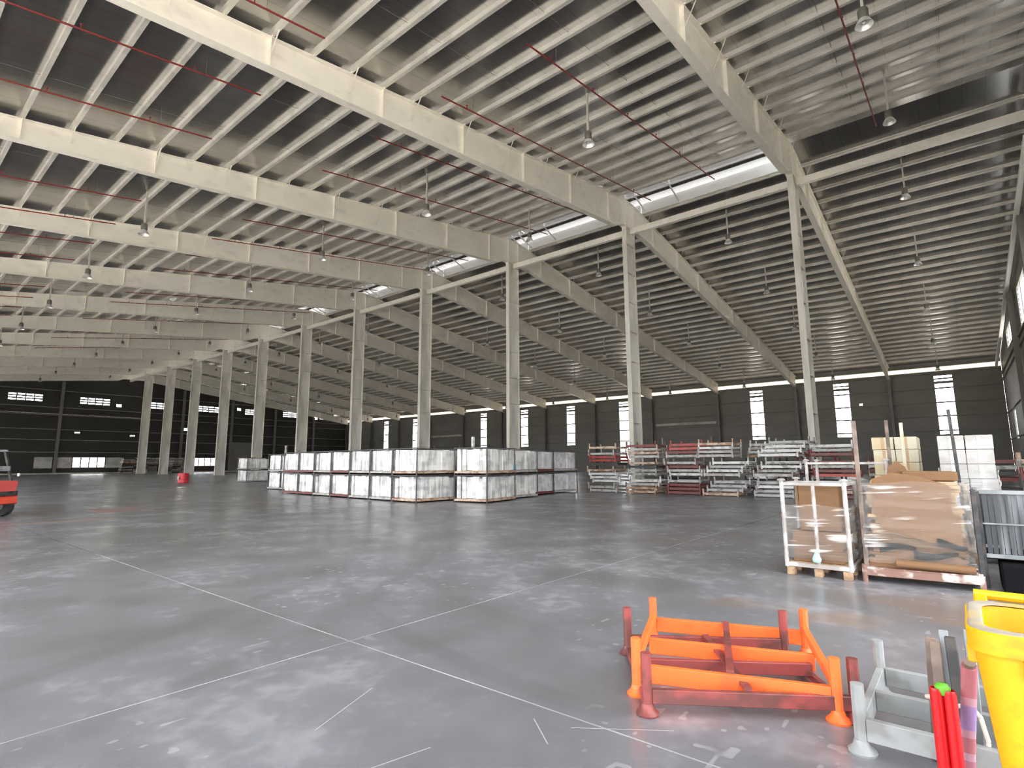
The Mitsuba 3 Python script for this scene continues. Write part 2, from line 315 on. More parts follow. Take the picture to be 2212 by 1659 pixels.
# rafters
RAF_X = list(np.linspace(XL, XR - 2.2, 9)) + [XR - 1.2, XR, XR + 1.2] + list(np.linspace(XR + 2.2, XE - 0.2, 9))
def rb(x):
    if abs(x - XR) < 1.3: return 19.72
    return raf_bot(x) - (0.25 * max(0.0, (x - 80) / 11))
def rtt(x): return min(rt_z(x), 21.92)
def raf_parts():
    out = []
    top = [(x, rtt(x)) for x in RAF_X]; bot = [(x, rb(x)) for x in RAF_X]
    out.append(('web', extrude_y(bot + top[::-1], -0.012, 0.012)))
    out.append(('bottom_flange', extrude_y([(x, z) for x, z in bot] + [(x, z - 0.035) for x, z in bot[::-1]], -0.20, 0.20)))
    out.append(('top_flange', extrude_y([(x, z) for x, z in top] + [(x, z - 0.035) for x, z in top[::-1]], -0.20, 0.20)))
    xs = [x for i, x in enumerate(xs_l) if i % 3 == 1] + [x for i, x in enumerate(xs_r) if i % 3 == 1] + [XR - 0.7, XR + 0.7]
    for x in xs:
        out.append(('stiffener', box((x, 0, (rb(x) + rtt(x)) / 2), (0.018, 0.36, rtt(x) - rb(x) - 0.01))))
    for x in [x for i, x in enumerate(xs_l) if i % 2 == 0] + [x for i, x in enumerate(xs_r) if i % 4 == 0]:
        out.append(('flange_brace', bar((x + 0.02, -0.05, rb(x) + 0.45), (x + 0.02, -0.75, rt_z(x) + 0.10), 0.05, 0.012)))
    for x in xs_l:
        out.append(('purlin_cleat', box((x - 0.01, -0.22, rt_z(x) + 0.07), (0.02, 0.10, 0.20))))
    return [(n, mikit.ply(m, 'm_steel')) for n, m in out]
RAF = raf_parts()
for k in range(0, 12):
    lab = (f'pale tapered steel roof beam passing over the {ORD[k + 1]} column from the right' if k < 11 else 'pale grey steel roof beam against the top of the far gable wall')
    r = thing('roof_beam', lab, 'roof beam', 'tapered roof beams')
    placed(RAF, r, matrix(0, fy(k) if k < 11 else YF - 0.35, 0))

# columns under the ridge
def column_parts(h, dx, dyw, t=0.03):
    out = [('flange', box((-dx / 2, 0, h / 2), (t, dyw, h))), ('flange', box((dx / 2, 0, h / 2), (t, dyw, h))), ('web', box((0, 0.0, h / 2), (dx - t, 0.02, h)))]
    for z in np.arange(2.2, h - 0.5, 2.3): out.append(('stiffener', box((0, 0, z), (dx - t, dyw * 0.92, 0.02))))
    out.append(('base_plate', box((0, 0, 0.02), (dx + 0.25, dyw + 0.25, 0.04))))
    out.append(('cap_plate', box((0, 0, h - 0.02), (dx + 0.1, dyw + 0.08, 0.04))))
    return out
COL = [(n, mikit.ply(m, 'm_column')) for n, m in column_parts(HCOL - 0.06, 1.40, 0.36)]
col_where = ['pale grey steel column behind the white tube cages, first from the right', 'pale grey steel column rising behind the stacked racks, second from the right', 'pale grey steel column behind the white wrapped goods, third from the right',
             'pale grey steel column behind the white wrapped goods, fourth from the right', 'pale grey steel column above the white block left of centre, fifth from the right', 'pale grey steel column above the white block left end, sixth from the right',
             'pale grey steel column behind the small far pallets, seventh from the right', 'pale grey steel column just right of the bright low window, eighth from right', 'pale grey steel column behind the red drum, ninth from the right',
             'pale grey far steel column behind the dark frames, second from the left', 'pale grey farthest steel column at the far left of its row']
for k in range(11):
    r = thing('steel_column', col_where[k], 'column', 'columns under the ridge')
    placed(COL, r, matrix(XR, fy(k), 0))
tie = mikit.ply(box((0, 0, 0), (0.34, BAY - 0.42, 0.46), 0.02), 'm_steel')
for k in range(-1, 11):
    r = numbered('tie_beam')
    lab = 'pale steel tie beam running out of the picture at the right from the first column' if k < 0 else (f'pale steel tie beam joining the tops of the {ORD[k + 1]} and {ORD[k + 2]} columns from the right' if k < 10 else 'pale steel tie beam joining the farthest column to the far gable wall')
    scene[r] = {**tie, 'to_world': T(matrix(XR, fy(k) + BAY / 2 + (0 if k < 10 else -0.3), HCOL - 0.33))}
    labels[r] = {'label': lab, 'category': 'beam', 'kind': 'thing', 'group': 'tie beams along the column row'}

# ------------------------------------------------------------------ right (eave) wall
ZW = 13.5
WIN_Y = [0.88 + BAY * i for i in range(-0, 11) if i not in (3, 8)]
WW, WZ0, WZ1 = 2.05, 5.0, 12.95
def wall_pieces(along, lo, hi, z0, z1, holes):
    """rectangles of a wall with holes [(a0, a1, b0, b1)] sorted along the wall, each hole its own column."""
    out, a = [], lo
    for h0, h1, b0, b1 in sorted(holes):
        if h0 > a: out.append((a, h0, z0, z1))
        if b0 > z0: out.append((h0, h1, z0, b0))
        if b1 < z1: out.append((h0, h1, b1, z1))
        a = h1
    if a < hi: out.append((a, hi, z0, z1))
    return out
low47 = 1.6
holes = [(y - WW / 2, y + WW / 2, low47 if abs(y - 47.8) < 1 else WZ0, WZ1) for y in WIN_Y]
struct('wall_right', cat([box((XE + 0.06, (a + b) / 2, (c + d) / 2), (0.08, b - a, d - c)) for a, b, c, d in wall_pieces(1, YN, YF, 0, ZW, holes)]), 'm_wall')
for z in (1.9, 3.6, 5.6, 7.5, 9.3, 11.2, 13.2):
    put('girt', cat([box((XE - 0.08, (a + b) / 2, z), (0.16, b - a, 0.12)) for a, b in zip([YN] + [h[1] for h in holes], [h[0] for h in holes] + [YF])]), 'm_girt', parent='wall_right')
for k in range(0, 12):
    x = XE - 0.55
    h = rb(x) - 0.02
    key = 'eave_column'
    y = fy(k) if k < 11 else YF - 0.35
    put(key, cat([box((x - 0.32, y, h / 2), (0.03, 0.36, h)), box((x + 0.32, y, h / 2), (0.03, 0.36, h)), box((x, y, h / 2), (0.62, 0.02, h)), box((x, y, 0.02), (0.8, 0.5, 0.04))]), 'm_girt', parent='wall_right')
put('light_strip', box((XE + 0.06, (YN + YF) / 2, 13.78), (0.01, YF - YN, 0.56)), 'm_strip', parent='wall_right', label='pale translucent strip along the eave')
put('eave_sheet', box((XE + 0.06, (YN + YF) / 2, (14.06 + rt_z(XE) + PURL + 0.1) / 2), (0.08, YF - YN, rt_z(XE) + PURL + 0.1 - 14.06)), 'm_wall', parent='wall_right')
put('eave_rail', box((XE - 0.02, (YN + YF) / 2, 13.47), (0.08, YF - YN, 0.07)), 'm_fascia', parent='wall_right')
put('eave_rail', box((XE - 0.02, (YN + YF) / 2, 14.08), (0.08, YF - YN, 0.07)), 'm_fascia', parent='wall_right')
for i, (y, h) in enumerate(zip(WIN_Y, holes)):
    n = f'window_{i + 1}'
    z0, z1 = h[2], h[3]
    fr = [box((XE + 0.06, y + s * (WW / 2 - 0.03), (z0 + z1) / 2), (0.10, 0.06, z1 - z0)) for s in (-1, 1)] + [box((XE + 0.06, y, z), (0.10, WW - 0.12, 0.08)) for z in (z0 + 0.04, z1 - 0.04)]
    bars = [12.45, 11.95, 11.2, 9.3, 7.5, 5.6] + ([3.6, 1.9] if z0 < 3 else [])
    struct(n, cat(fr), 'm_girt')
    for z in bars: put('glazing_bar', box((XE + 0.06, y, z), (0.08, WW - 0.12, 0.30 if z == 11.95 else 0.15)), 'm_girt', parent=n)
    e = [z1 - 0.08] + bars + [z0 + 0.08]
    for a, b in zip(e[:-1], e[1:]):
        put('pane', quad([(XE + 0.06, y - WW / 2 + .06, b), (XE + 0.06, y + WW / 2 - .06, b), (XE + 0.06, y + WW / 2 - .06, a), (XE + 0.06, y - WW / 2 + .06, a)]), 'm_glass', parent=n)
# loading door in bay 3 and 8 of the right wall
for i, k in ((1, 2), (2, 7)):
    yc = fy(k) + BAY / 2
    d = struct(f'door_{i}', box((XE - 0.04, yc, 2.9), (0.06, 8.4, 5.8)), 'm_girt')
    for j in range(9): put('door_panel', box((XE - 0.10, yc, 0.35 + 0.64 * j), (0.06, 8.3, 0.60)), 'm_girt', parent=d)
    for s in (-1, 1): put('jamb', box((XE - 0.14, yc + s * 4.3, 2.95), (0.16, 0.28, 5.9)), 'm_pale_panel', parent=d)
    put('lintel', box((XE - 0.22, yc, 8.15), (0.2, BAY - 1.0, 0.42)), 'm_pale_panel', parent=d)

# ------------------------------------------------------------------ far gable wall
GXS = [20.6, 31.4, 42.4, 53.2, 64.2, 74.0, 84.6, 9.8, 0.5]
gh = [(x - 2.55, x + 2.55, 13.85, 15.3) for x in GXS]
low = [(28.7, 34.1, 1.2, 3.3), (50.5, 55.9, 1.35, 3.3)]
def gable_z(x): return rt_z(x) + 0.25
def gable_wall(y, x_lo, x_hi, holes_, yt=0.08):
    cuts = sorted({x_lo, x_hi, *[h for q in holes_ for h in q[:2] if x_lo < h < x_hi], *([XR] if x_lo < XR < x_hi else [])})
    ms = []
    for a, b in zip(cuts[:-1], cuts[1:]):
        m_ = (a + b) / 2
        hs = sorted([(q[2], q[3]) for q in holes_ if q[0] < m_ < q[1]])
        z = 0.0
        for b0, b1 in hs:
            if b0 > z: ms.append(box((m_, y, (z + b0) / 2), (b - a, yt, b0 - z)))
            z = b1
        pts = [(a, z), (b, z), (b, gable_z(b)), (a, gable_z(a))]
        ms.append(extrude_y(pts, y - yt / 2, y + yt / 2))
    return cat(ms)
struct('wall_far', gable_wall(YF + 0.06, XL, XE, gh + low), 'm_wall_shaded')
for z in (4.2, 6.6, 8.6, 11.4, 12.9, 16.2):
    put('girt', box(((XL + XE) / 2, YF - 0.08, z), (XE - XL, 0.16, 0.14)), 'm_wall', parent='wall_far')
for x in (15.2, 26.0, 47.8, 58.6, 69.4, 80.2):
    put('gable_post', box((x, YF - 0.30, (rb(x)) / 2 - 0.1), (0.5, 0.4, rb(x) - 0.2)), 'm_girt', parent='wall_far')
put('ledge', box(((XL + 40) / 2, YF - 0.3, 11.6), (40 - XL, 0.3, 0.12)), 'm_pale_panel', parent='wall_far')
for x0, x1 in ((22.9, 25.6), (25.9, 28.6), (34.2, 36.8)):
    put('translucent_panel', box(((x0 + x1) / 2, YF - 0.08, 2.2), (x1 - x0, 0.1, 2.1)), 'm_pale_panel', parent='wall_far', label='pale dusty panel beside the bright low window')
struct('reflection_strip_1', box((44, YF - 0.5, 0.12), (60, 0.4, 0.24)), 'm_pale_panel')  # pale strip standing in for the bright floor reflection at the wall foot
nwin = len(WIN_Y)
for i, (x0, x1, z0, z1) in enumerate(gh + low):
    n = f'window_{nwin + i + 1}'
    xc, zc = (x0 + x1) / 2, (z0 + z1) / 2
    struct(n, cat([box((xc, YF + 0.06, z), (x1 - x0, 0.1, 0.08)) for z in (z0 + .04, z1 - .04)] + [box((x, YF + 0.06, zc), (0.08, 0.1, z1 - z0 - 0.16)) for x in (x0 + .04, x1 - .04)]), 'm_girt')
    for f in ((1 / 3, 2 / 3) if z0 > 10 else ()): put('glazing_bar', box((xc, YF + 0.06, z0 + f * (z1 - z0)), (x1 - x0 - .16, 0.08, 0.20)), 'm_girt', parent=n)
    for f in (0.25, 0.5, 0.75): put('mullion', box((x0 + f * (x1 - x0), YF + 0.02, zc), (0.16, 0.03, z1 - z0 - .16)), 'm_girt', parent=n)
    for j in range(4):
        a, b = x0 + .08 + j * (x1 - x0 - .16) / 4, x0 + .08 + (j + 1) * (x1 - x0 - .16) / 4
        put('pane', quad([(a, YF + 0.07, z0 + .08), (b, YF + 0.07, z0 + .08), (b, YF + 0.07, z1 - .08), (a, YF + 0.07, z1 - .08)]), 'm_glass', parent=n)
d = struct('door_3', box((62.4, YF - 0.06, 3.5), (7.2, 0.1, 7.0)), 'm_wall')
for s in (-1, 1): put('jamb', box((62.4 + s * 3.7, YF - 0.14, 3.55), (0.3, 0.2, 7.1)), 'm_pale_panel', parent=d)
for j in range(5): put('door_panel', box((62.4, YF - 0.13, 0.75 + 1.38 * j), (6.9, 0.06, 1.3)), 'm_girt', parent=d)

# ------------------------------------------------------------------ near gable wall, right of an unseen opening sized to let light in
NX0 = 11.0
nh = [(51.5, 62.0, 12.7, 16.2), (71.0, 78.0, 13.4, 15.4), (79.0, 82.0, 3.9, 7.2), (38.0, 48.0, 12.7, 17.2)]
struct('wall_near', gable_wall(YN - 0.06, NX0, XE, nh), 'm_wall')
for z in (4.2, 7.4, 11.6, 12.4):
    ch = [q for q in nh if q[2] - .1 < z < q[3] + .1]
    put('girt', box(((8 + XE) / 2, YN + 0.08, z), (XE - 8, 0.16, 0.14)), 'm_girt', parent='wall_near')
for x in (49.5, 64.5): put('gable_post', box((x, YN + 0.28, rb(x) / 2 + 0.2), (0.5, 0.4, rb(x) + 0.4)), 'm_girt', parent='wall_near')
put('sloping_rail', bar((40, YN + 0.45, raf_bot(40) - 0.1), (XE - 0.5, YN + 0.45, 13.6), 0.25, 0.35), 'm_steel', parent='wall_near')
base = nwin + len(gh) + len(low)
for i, (x0, x1, z0, z1) in enumerate(nh):
    n = f'window_{base + i + 1}'
    xc, zc = (x0 + x1) / 2, (z0 + z1) / 2
    struct(n, cat([box((xc, YN - 0.06, z), (x1 - x0, 0.12, 0.1)) for z in (z0 + .05, z1 - .05)] + [box((x, YN - 0.06, zc), (0.1, 0.12, z1 - z0 - .2)) for x in (x0 + .05, x1 - .05)]), 'm_girt')
    m = int((z1 - z0) / 0.42)
    for j in range(1, m): put('louvre_slat', box((xc, YN - 0.06, z0 + j * (z1 - z0) / m), (x1 - x0 - .2, 0.10, 0.05)), 'm_vent_white', parent=n)
    for f in (0.33, 0.66): put('mullion', box((x0 + f * (x1 - x0), YN + 0.02, zc), (0.10, 0.04, z1 - z0 - .2)), 'm_girt', parent=n)

# unseen left eave wall, its height and openings shaped to let light in
lw = [box((XL - 0.06, (YN + YF) / 2, (9.0 + rt_z(XL)) / 2 + 0.1), (0.1, YF - YN, rt_z(XL) + 0.2 - 9.0))]
for y0, y1 in ((fy(4) + 4, fy(5) + 2), (fy(7), fy(8)), (fy(9) + 4, YF)): lw.append(box((XL - 0.06, (y0 + y1) / 2, 4.5), (0.1, y1 - y0, 9.0)))
struct('wall_left', cat(lw), 'm_wall')

# ------------------------------------------------------------------ sprinkler pipes
def pipe_run(y, x0, x1, label):
    r = thing('sprinkler_pipe', label, 'pipe', 'red sprinkler pipes under the roof')
    z = lambda x: rt_z(x) - 0.78
    put('pipe', tube((x0, y, z(x0)), (x1, y, z(x1)), 0.034, 8), 'm_pipe_red', True, parent=r)
    for x in np.arange(x0 + 1.6, x1, 3.4):
        put('sprinkler_head', cat([tube((x, y, z(x) + 0.03), (x, y, z(x) + 0.16), 0.02, 6), lathe([(0, 0.16), (0.045, 0.17), (0.05, 0.18), (0, 0.185)], 8, (x, y, z(x)))]), 'm_pipe_red', parent=r)
        if int(x) % 2 == 0: put('hanger', tube((x + 0.4, y, z(x + .4)), (x + 0.4, y, rt_z(x + .4) + 0.1), 0.008, 5), 'm_girt', parent=r)
py = [2.0] + [6.7 + 4.75 * i for i in range(0, 22)]
for i, y in enumerate(py):
    y += 0.28 if min(abs(y - fy(k)) for k in range(11)) < 0.3 else 0
    for x0, x1, w in ((-5.0, 9.3, 'lower left'), (15.0, 36.4, 'upper')):
        if x0 > 0 or y > 12:
            pipe_run(y, x0, x1, f'thin red sprinkler pipe on the {w} slope, {ORD[i + 1]} line from the camera')

# ------------------------------------------------------------------ high-bay lamps
def lamp_parts():
    sh = [(0.10, 0.30), (0.16, 0.26), (0.22, 0.16), (0.30, 0.0), (0.285, 0.0), (0.205, 0.155), (0.145, 0.25), (0.0, 0.27)]
    L = [('reflector', mikit.ply(lathe(sh, 22), 'm_lamp_shell', 35)), ('ballast_housing', mikit.ply(lathe([(0, 0.30), (0.15, 0.30), (0.17, 0.34), (0.17, 0.60), (0.13, 0.68), (0, 0.69)], 16), 'm_lamp_box', 35)),
         ('reflector>bulb', mikit.ply(lathe([(0, 0.05), (0.06, 0.08), (0.07, 0.14), (0.04, 0.26), (0, 0.26)], 12), 'm_vent_white', True)),
         ('stem', mikit.ply(box((0, 0, 1.775), (0.09, 0.09, 2.15)), 'm_conduit')), ('stem>hook', mikit.ply(lathe([(0, 0.68), (0.03, 0.68), (0.03, 0.74), (0, 0.74)], 8), 'm_lamp_box'))]
    return L
LAMP = lamp_parts()
row_x = [9.8, 21.4, 32.0, 42.5, 53.2, 63.9, 74.6, 85.2]
row_word = ['lowest left row', 'second row from the left', 'row beside the ridge vent', 'first row right of the columns', 'second row right of the columns', 'third row right of the columns', 'fourth row right of the columns', 'row nearest the window wall']
for k in range(-1, 11):
    for j, x in enumerate(row_x):
        y = fy(k) + BAY / 2 if k >= 0 else 1.2
        ztop = rt_z(x) + 0.02
        if (k < 2 and x < 15) or (k == 0 and j == 2): continue
        bay = 'nearest bay' if k < 0 else f'{ORD[k + 2]} bay from the camera'
        r = thing('hanging_lamp', f'bell lamp on a stem, {row_word[j]}, {bay}', 'lamp', 'hanging industrial lamps')
        placed(LAMP, r, matrix(x, y, ztop - 2.5))

# small lit lamps on the far wall
scene_lamps = [(35.4, 14.0, 'small lit wall lamp right of the second high far window'), (60.0, 15.0, 'small lit wall lamp between the fourth and fifth high far windows'), (80.7, 14.0, 'small lit wall lamp at the right end of the far wall'),
               (48.6, 9.6, 'small lit wall lamp below the high far windows beside a column'), (28.9, 8.1, 'faint wall lamp above the bright low far window'), (38.3, 7.8, 'faint wall lamp right of the bright low far window')]
for i, (x, z, lab) in enumerate(scene_lamps):
    r = thing('wall_lamp', lab, 'lamp')
    put('housing', box((x, YF - 0.32, z), (1.0, 0.24, 0.7), 0.04), 'm_lamp_box', parent=r)
    m = box((x, YF - 0.46, z), (0.86, 0.04, 0.55 if i < 4 else 0.2))
    put('lens', {**mikit.ply(m, 'm_bulb'), 'emitter': {'type': 'area', 'radiance': rgb((5.0, 5.2, 4.6) if i < 4 else (0.8, 0.8, 0.78))}}, None, parent=r)

r = thing('wall_lamp', 'small lit oval lamp on the right wall between two tall windows', 'lamp')
put('housing', box((XE - 0.22, 10.3, 9.6), (0.12, 0.5, 0.4), 0.03), 'm_lamp_box', parent=r)
put('lens', {**mikit.ply(box((XE - 0.29, 10.3, 9.6), (0.03, 0.4, 0.28)), 'm_bulb'), 'emitter': {'type': 'area', 'radiance': rgb((3.0, 2.8, 2.0))}}, None, parent=r)

# ------------------------------------------------------------------ stacking racks
def rack_meshes(lx, ly, post=0.38, rail=0.11, zr=0.10, mids=1, cross=1, foot=True, side=None):
    """lx: depth, ly: length; origin at the centre on the floor."""
    P = []
    hx, hy = lx / 2, ly / 2
    for sx in (-1, 1): P.append(('long_rail', box((sx * hx, 0, zr + rail / 2), (0.045, ly - 0.06, rail), 0.004)))
    for i in range(mids): P.append(('middle_rail', box(((i + 1) / (mids + 1) * lx - hx, 0, zr + rail / 2), (0.045, ly - 0.05, rail), 0.004)))
    for sy in (-1, 1): P.append(('side_rail', box((0, sy * (hy - 0.002), sum(side or (zr, zr + rail)) / 2), (lx - 0.06, 0.045, (side or (zr, zr + rail))[1] - (side or (zr, zr + rail))[0]), 0.004)))
    for i in range(cross): P.append(('cross_bar', box((0, (i + 1) / (cross + 1) * ly - hy, zr + rail + 0.012), (lx - 0.02, 0.05, 0.022))))
    for sx in (-1, 1):
        for sy in (-1, 1):
            P.append(('post', tube((sx * hx, sy * hy, 0.05), (sx * hx, sy * hy, post), 0.034, 10)))
            if foot: P.append(('post>foot', lathe([(0, 0), (0.07, 0), (0.074, 0.012), (0.045, 0.04), (0.036, 0.07), (0, 0.07)], 12, (sx * hx, sy * hy, 0))))
    return P
def heap_rack_meshes(lx, ly, n=0):
    P = []
    hx, hy = lx / 2, ly / 2
    for sx in (-1, 1): P.append(('long_rail', box((sx * hx, 0, 0.10), (0.06, ly, 0.115))))
    P.append(('middle_rail', box((0, 0, 0.10), (0.05, ly, 0.06))))
    for sy in (-1, 1): P.append(('side_rail', box((0, sy * hy, 0.10), (lx, 0.05, 0.06))))
    for sx in (-1, 1):
        for sy in (-1, 1): P.append(('post', tube((sx * hx, sy * hy, 0.0), (sx * hx, sy * hy, 0.34), 0.042, 7)))
    return P
HEAP = {c: [(n, mikit.ply(m, 'm_rack_' + c)) for n, m in heap_rack_meshes(1.35, 1.62)] for c in ('red', 'maroon', 'grey', 'silver', 'white', 'tan', 'black')}
def far_rack():
    return cat([box((s * 0.67, 0, 0.12), (0.14, 1.9, 0.17)) for s in (-1, 0, 1)] + [box((0, s * 0.95, 0.12), (1.35, 0.14, 0.15)) for s in (-1, 1)] + [box((a * 0.67, b * 0.95, 0.16), (0.13, 0.13, 0.32)) for a in (-1, 1) for b in (-1, 1)])
FAR = {c: mikit.ply(far_rack(), 'm_rack_' + c) for c in ('maroon', 'grey', 'silver', 'tan', 'black')}
CW = {'red': 'faded red', 'maroon': 'red-brown', 'grey': 'dull grey', 'silver': 'light grey', 'white': 'dusty white', 'tan': 'rusty tan', 'black': 'blackened'}
def heap(x, y, bundles, where, rot=0.0, parts=True):
    """bundles: [(colours bottom to top, dz per rack, dy per rack, y start, rot)]"""
    z, n = 0.0, 0
    for cols, dz, dy, ys, br in bundles:
        cols, dz, dy = (cols[:4], 0.19, dy * 2.0) if parts else (cols, dz, dy)
        for i, c in enumerate(cols):
            n += 1
            lab = f'{CW[c]} stacking rack, {ORD[n]} from the floor, {where}'
            M = matrix(x + rng.uniform(-0.05, 0.05) + 0.03 * i, y + ys + dy * i, z + dz * i, rot + br + rng.uniform(-0.02, 0.02))
            if parts:
                r = thing('stacking_rack', lab, 'rack', 'empty stacking racks in heaps')
                placed(HEAP[c], r, M)
            else:
                r = numbered('stacking_rack'); scene[r] = {**FAR[c], 'to_world': T(M)}
                labels[r] = {'label': lab, 'category': 'rack', 'kind': 'thing', 'group': 'empty stacking racks in heaps'}
        z += dz * (len(cols) - 1) + 0.34
D = 0.165
heap(27.4, 15.4, [(['white', 'grey'], D, 0.08, 0.0, 0), (['silver', 'silver', 'silver', 'tan'], 0.14, 0.06, -.15, 0.03), (['black', 'red', 'red', 'grey', 'silver'], 0.15, 0.04, -.1, -0.03), (['tan'], 0.1, 0, 0.05, .05)], 'heap beside the white wrapped goods')
heap(27.4, 13.05, [(['tan', 'tan', 'white', 'silver', 'white'], 0.14, -0.05, 0.15, 0), (['grey', 'grey', 'black', 'tan'], D, 0.0, 0.0, -.04), (['white', 'tan', 'white', 'maroon', 'grey', 'silver'], 0.13, 0.03, -.1, .03)], 'second heap right of white goods')
heap(27.6, 10.95, [(['maroon', 'maroon', 'maroon', 'grey'], 0.15, 0.0, 0.0, 0.02), (['silver', 'white', 'maroon', 'white', 'grey', 'silver'], 0.13, 0.06, -.15, 0.04), (['grey', 'maroon', 'red', 'red', 'red'], 0.13, -0.04, 0.0, -.03)], 'heap with red frames on top')
heap(27.4, 8.85, [(['tan', 'grey', 'grey', 'grey', 'red', 'maroon'], 0.13, -0.09, 0.2, 0.0), (['white', 'silver', 'grey', 'silver', 'grey'], 0.13, -0.07, 0.1, 0.03), (['white', 'white', 'silver', 'tan', 'silver'], 0.14, 0.0, 0.35, 0)], 'fourth heap right of white goods')
heap(27.5, 6.55, [(['grey', 'grey', 'silver', 'grey', 'silver'], 0.14, -0.03, 0.15, 0), (['white', 'grey', 'silver', 'grey', 'silver', 'white'], 0.12, -0.09, 0.15, 0.02), (['silver', 'silver', 'silver', 'grey'], 0.12, -0.08, -0.1, 0.02)], 'heap just left of white cage')
heap(28.2, 4.3, [(['maroon', 'tan', 'maroon', 'silver'], 0.15, 0.02, 0, 0), (['red', 'maroon', 'white', 'maroon', 'grey', 'silver'], 0.14, 0.03, 0, 0.03), (['maroon', 'grey', 'silver'], 0.13, 0, .1, 0)], 'heap seen through the white cage')
heap(30.6, 8.0, [(['grey', 'maroon', 'grey', 'black', 'maroon', 'grey'], 0.17, 0, 0, 0), (['grey', 'maroon', 'silver', 'black', 'grey'], 0.16, 0.0, -.1, 0), (['tan', 'silver', 'white', 'silver', 'white'], 0.14, -.02, -.2, .06)], 'tallest heap in the back row')
heap(30.6, 12.6, [(['grey', 'maroon', 'grey', 'black', 'maroon', 'grey'], 0.17, 0, 0, 0), (['grey', 'maroon', 'black', 'tan', 'grey'], 0.16, 0.0, -.1, 0)], 'heap behind the red topped heap')
heap(30.7, 5.3, [(['grey', 'maroon', 'black', 'black', 'maroon', 'grey'], 0.17, 0, 0, 0), (['maroon', 'maroon', 'maroon', 'red', 'maroon'], 0.17, 0.0, .2, 0), (['maroon', 'red'], 0.16, 0, .3, 0)], 'back heap beside the first column')
heap(30.4, 2.4, [(['grey', 'black', 'maroon', 'black', 'grey'], 0.17, 0, 0, 0), (['tan', 'maroon', 'silver', 'maroon', 'white'], 0.16, 0.0, .1, 0)], 'heap behind the cream cartons')
heap(24.0, -1.2, [(['black', 'maroon', 'grey', 'black', 'maroon'], 0.17, 0, 0, 0), (['maroon', 'black', 'grey', 'maroon'], 0.16, 0.0, .1, 0.05)], 'dark heap behind the white cartons')
heap(20.0, -2.1, [(['grey', 'maroon', 'black', 'grey', 'maroon'], 0.17, 0, 0, 0), (['black', 'maroon', 'grey', 'tan'], 0.16, 0.0, .1, -0.05)], 'dark heap by the near gable')
for i, x in enumerate((36.4, 38.6, 40.8, 43.0, 45.2, 47.3)):
    heap(x, YF - 4.5 - 1.6 * (i % 2), [([rng.choice(['tan', 'grey', 'silver', 'tan', 'black', 'grey']) for _ in range(11)], 0.29, rng.uniform(-.05, .05), 0, 0)], f'{ORD[i + 1]} heap along the far gable', math.pi / 2, False)

# ------------------------------------------------------------------ white wrapped goods on post pallets
SX, SY, SH = 2.35, 1.70, 1.14
def pallet_meshes():
    hx, hy = SX / 2, SY / 2
    P = []
    for sx in (-1, 1): P.append(('base_rail', box((sx * (hx - .03), 0, 0.10), (0.06, SY - 0.1, 0.08))))
    for sy in (-1, 1): P.append(('base_rail', box((0, sy * (hy - .03), 0.10), (SX - 0.1, 0.06, 0.08))))
    P.append(('deck', box((0, 0, 0.145), (SX - 0.1, SY - 0.1, 0.012))))
    for sx in (-1, 1):
        for sy in (-1, 1):
            P.append(('post', tube((sx * (hx - .03), sy * (hy - .03), 0.0), (sx * (hx - .03), sy * (hy - .03), SH), 0.028, 8)))
    for sx in (-1, 1): P.append(('top_rail', box((sx * (hx - .03), 0, SH - 0.03), (0.035, SY - 0.1, 0.035))))
    for sy in (-1, 1): P.append(('top_rail', box((0, sy * (hy - .03), SH - 0.03), (SX - 0.1, 0.035, 0.035))))
    return P
def goods_meshes(seed):
    r = random.Random(seed); hx, hy = SX / 2 - 0.09, SY / 2 - 0.09
    P = []
    z0, z1 = 0.155, SH - 0.07
    nx, ny = r.choice((5, 6, 7)), r.choice((4, 5, 6))
    def cuts(h, n):
        w = np.array([r.uniform(0.6, 1.4) for _ in range(n)]); return np.concatenate([[-h], -h + 2 * h * np.cumsum(w) / w.sum()])
    xs, ys = cuts(hx, nx), cuts(hy, ny)
    d = 0.22
    def slab(a, b, c, e):
        lo = z0 + r.choice((0, 0, 0.01)); hi = z1 - r.choice((0.0, 0.01, 0.03, 0.08))
        P.append(('wrapped_bundle', box(((a + b) / 2, (c + e) / 2, (lo + hi) / 2), (b - a, e - c, hi - lo), 0.014)))
    for i in range(nx):
        for sy in (-1, 1):
            o = hy - r.choice((0.0, 0.01, 0.02, 0.05))
            slab(xs[i] + .004, xs[i + 1] - .004, *sorted((sy * (hy - d), sy * o)))
    for j in range(ny):
        c, e = max(ys[j], -hy + d), min(ys[j + 1], hy - d)
        if e - c < 0.06: continue
        for sx in (-1, 1):
            o = hx - r.choice((0.0, 0.01, 0.02, 0.05))
            slab(*sorted((sx * (hx - d), sx * o)), c + .004, e - .004)
    P.append(('wrapped_bundle', box((0, 0, (z0 + z1) / 2 - .01), (2 * (hx - d) - .02, 2 * (hy - d) - .02, z1 - z0 - .02))))
    return P
PALC = {c: [(n, {**mikit.ply(m, ('m_rack_' + c) if n in ('base_rail', 'deck') else 'm_rack_black')}) for n, m in pallet_meshes()] for c in ('maroon', 'white', 'grey', 'tan')}
GOODS = [[(n, mikit.ply(m, 'm_wrap')) for n, m in goods_meshes(s)] for s in range(5)]
GOODS_DIM = [[(n, mikit.ply(m, 'm_wrap_dim')) for n, m in goods_meshes(s)] for s in range(2)]
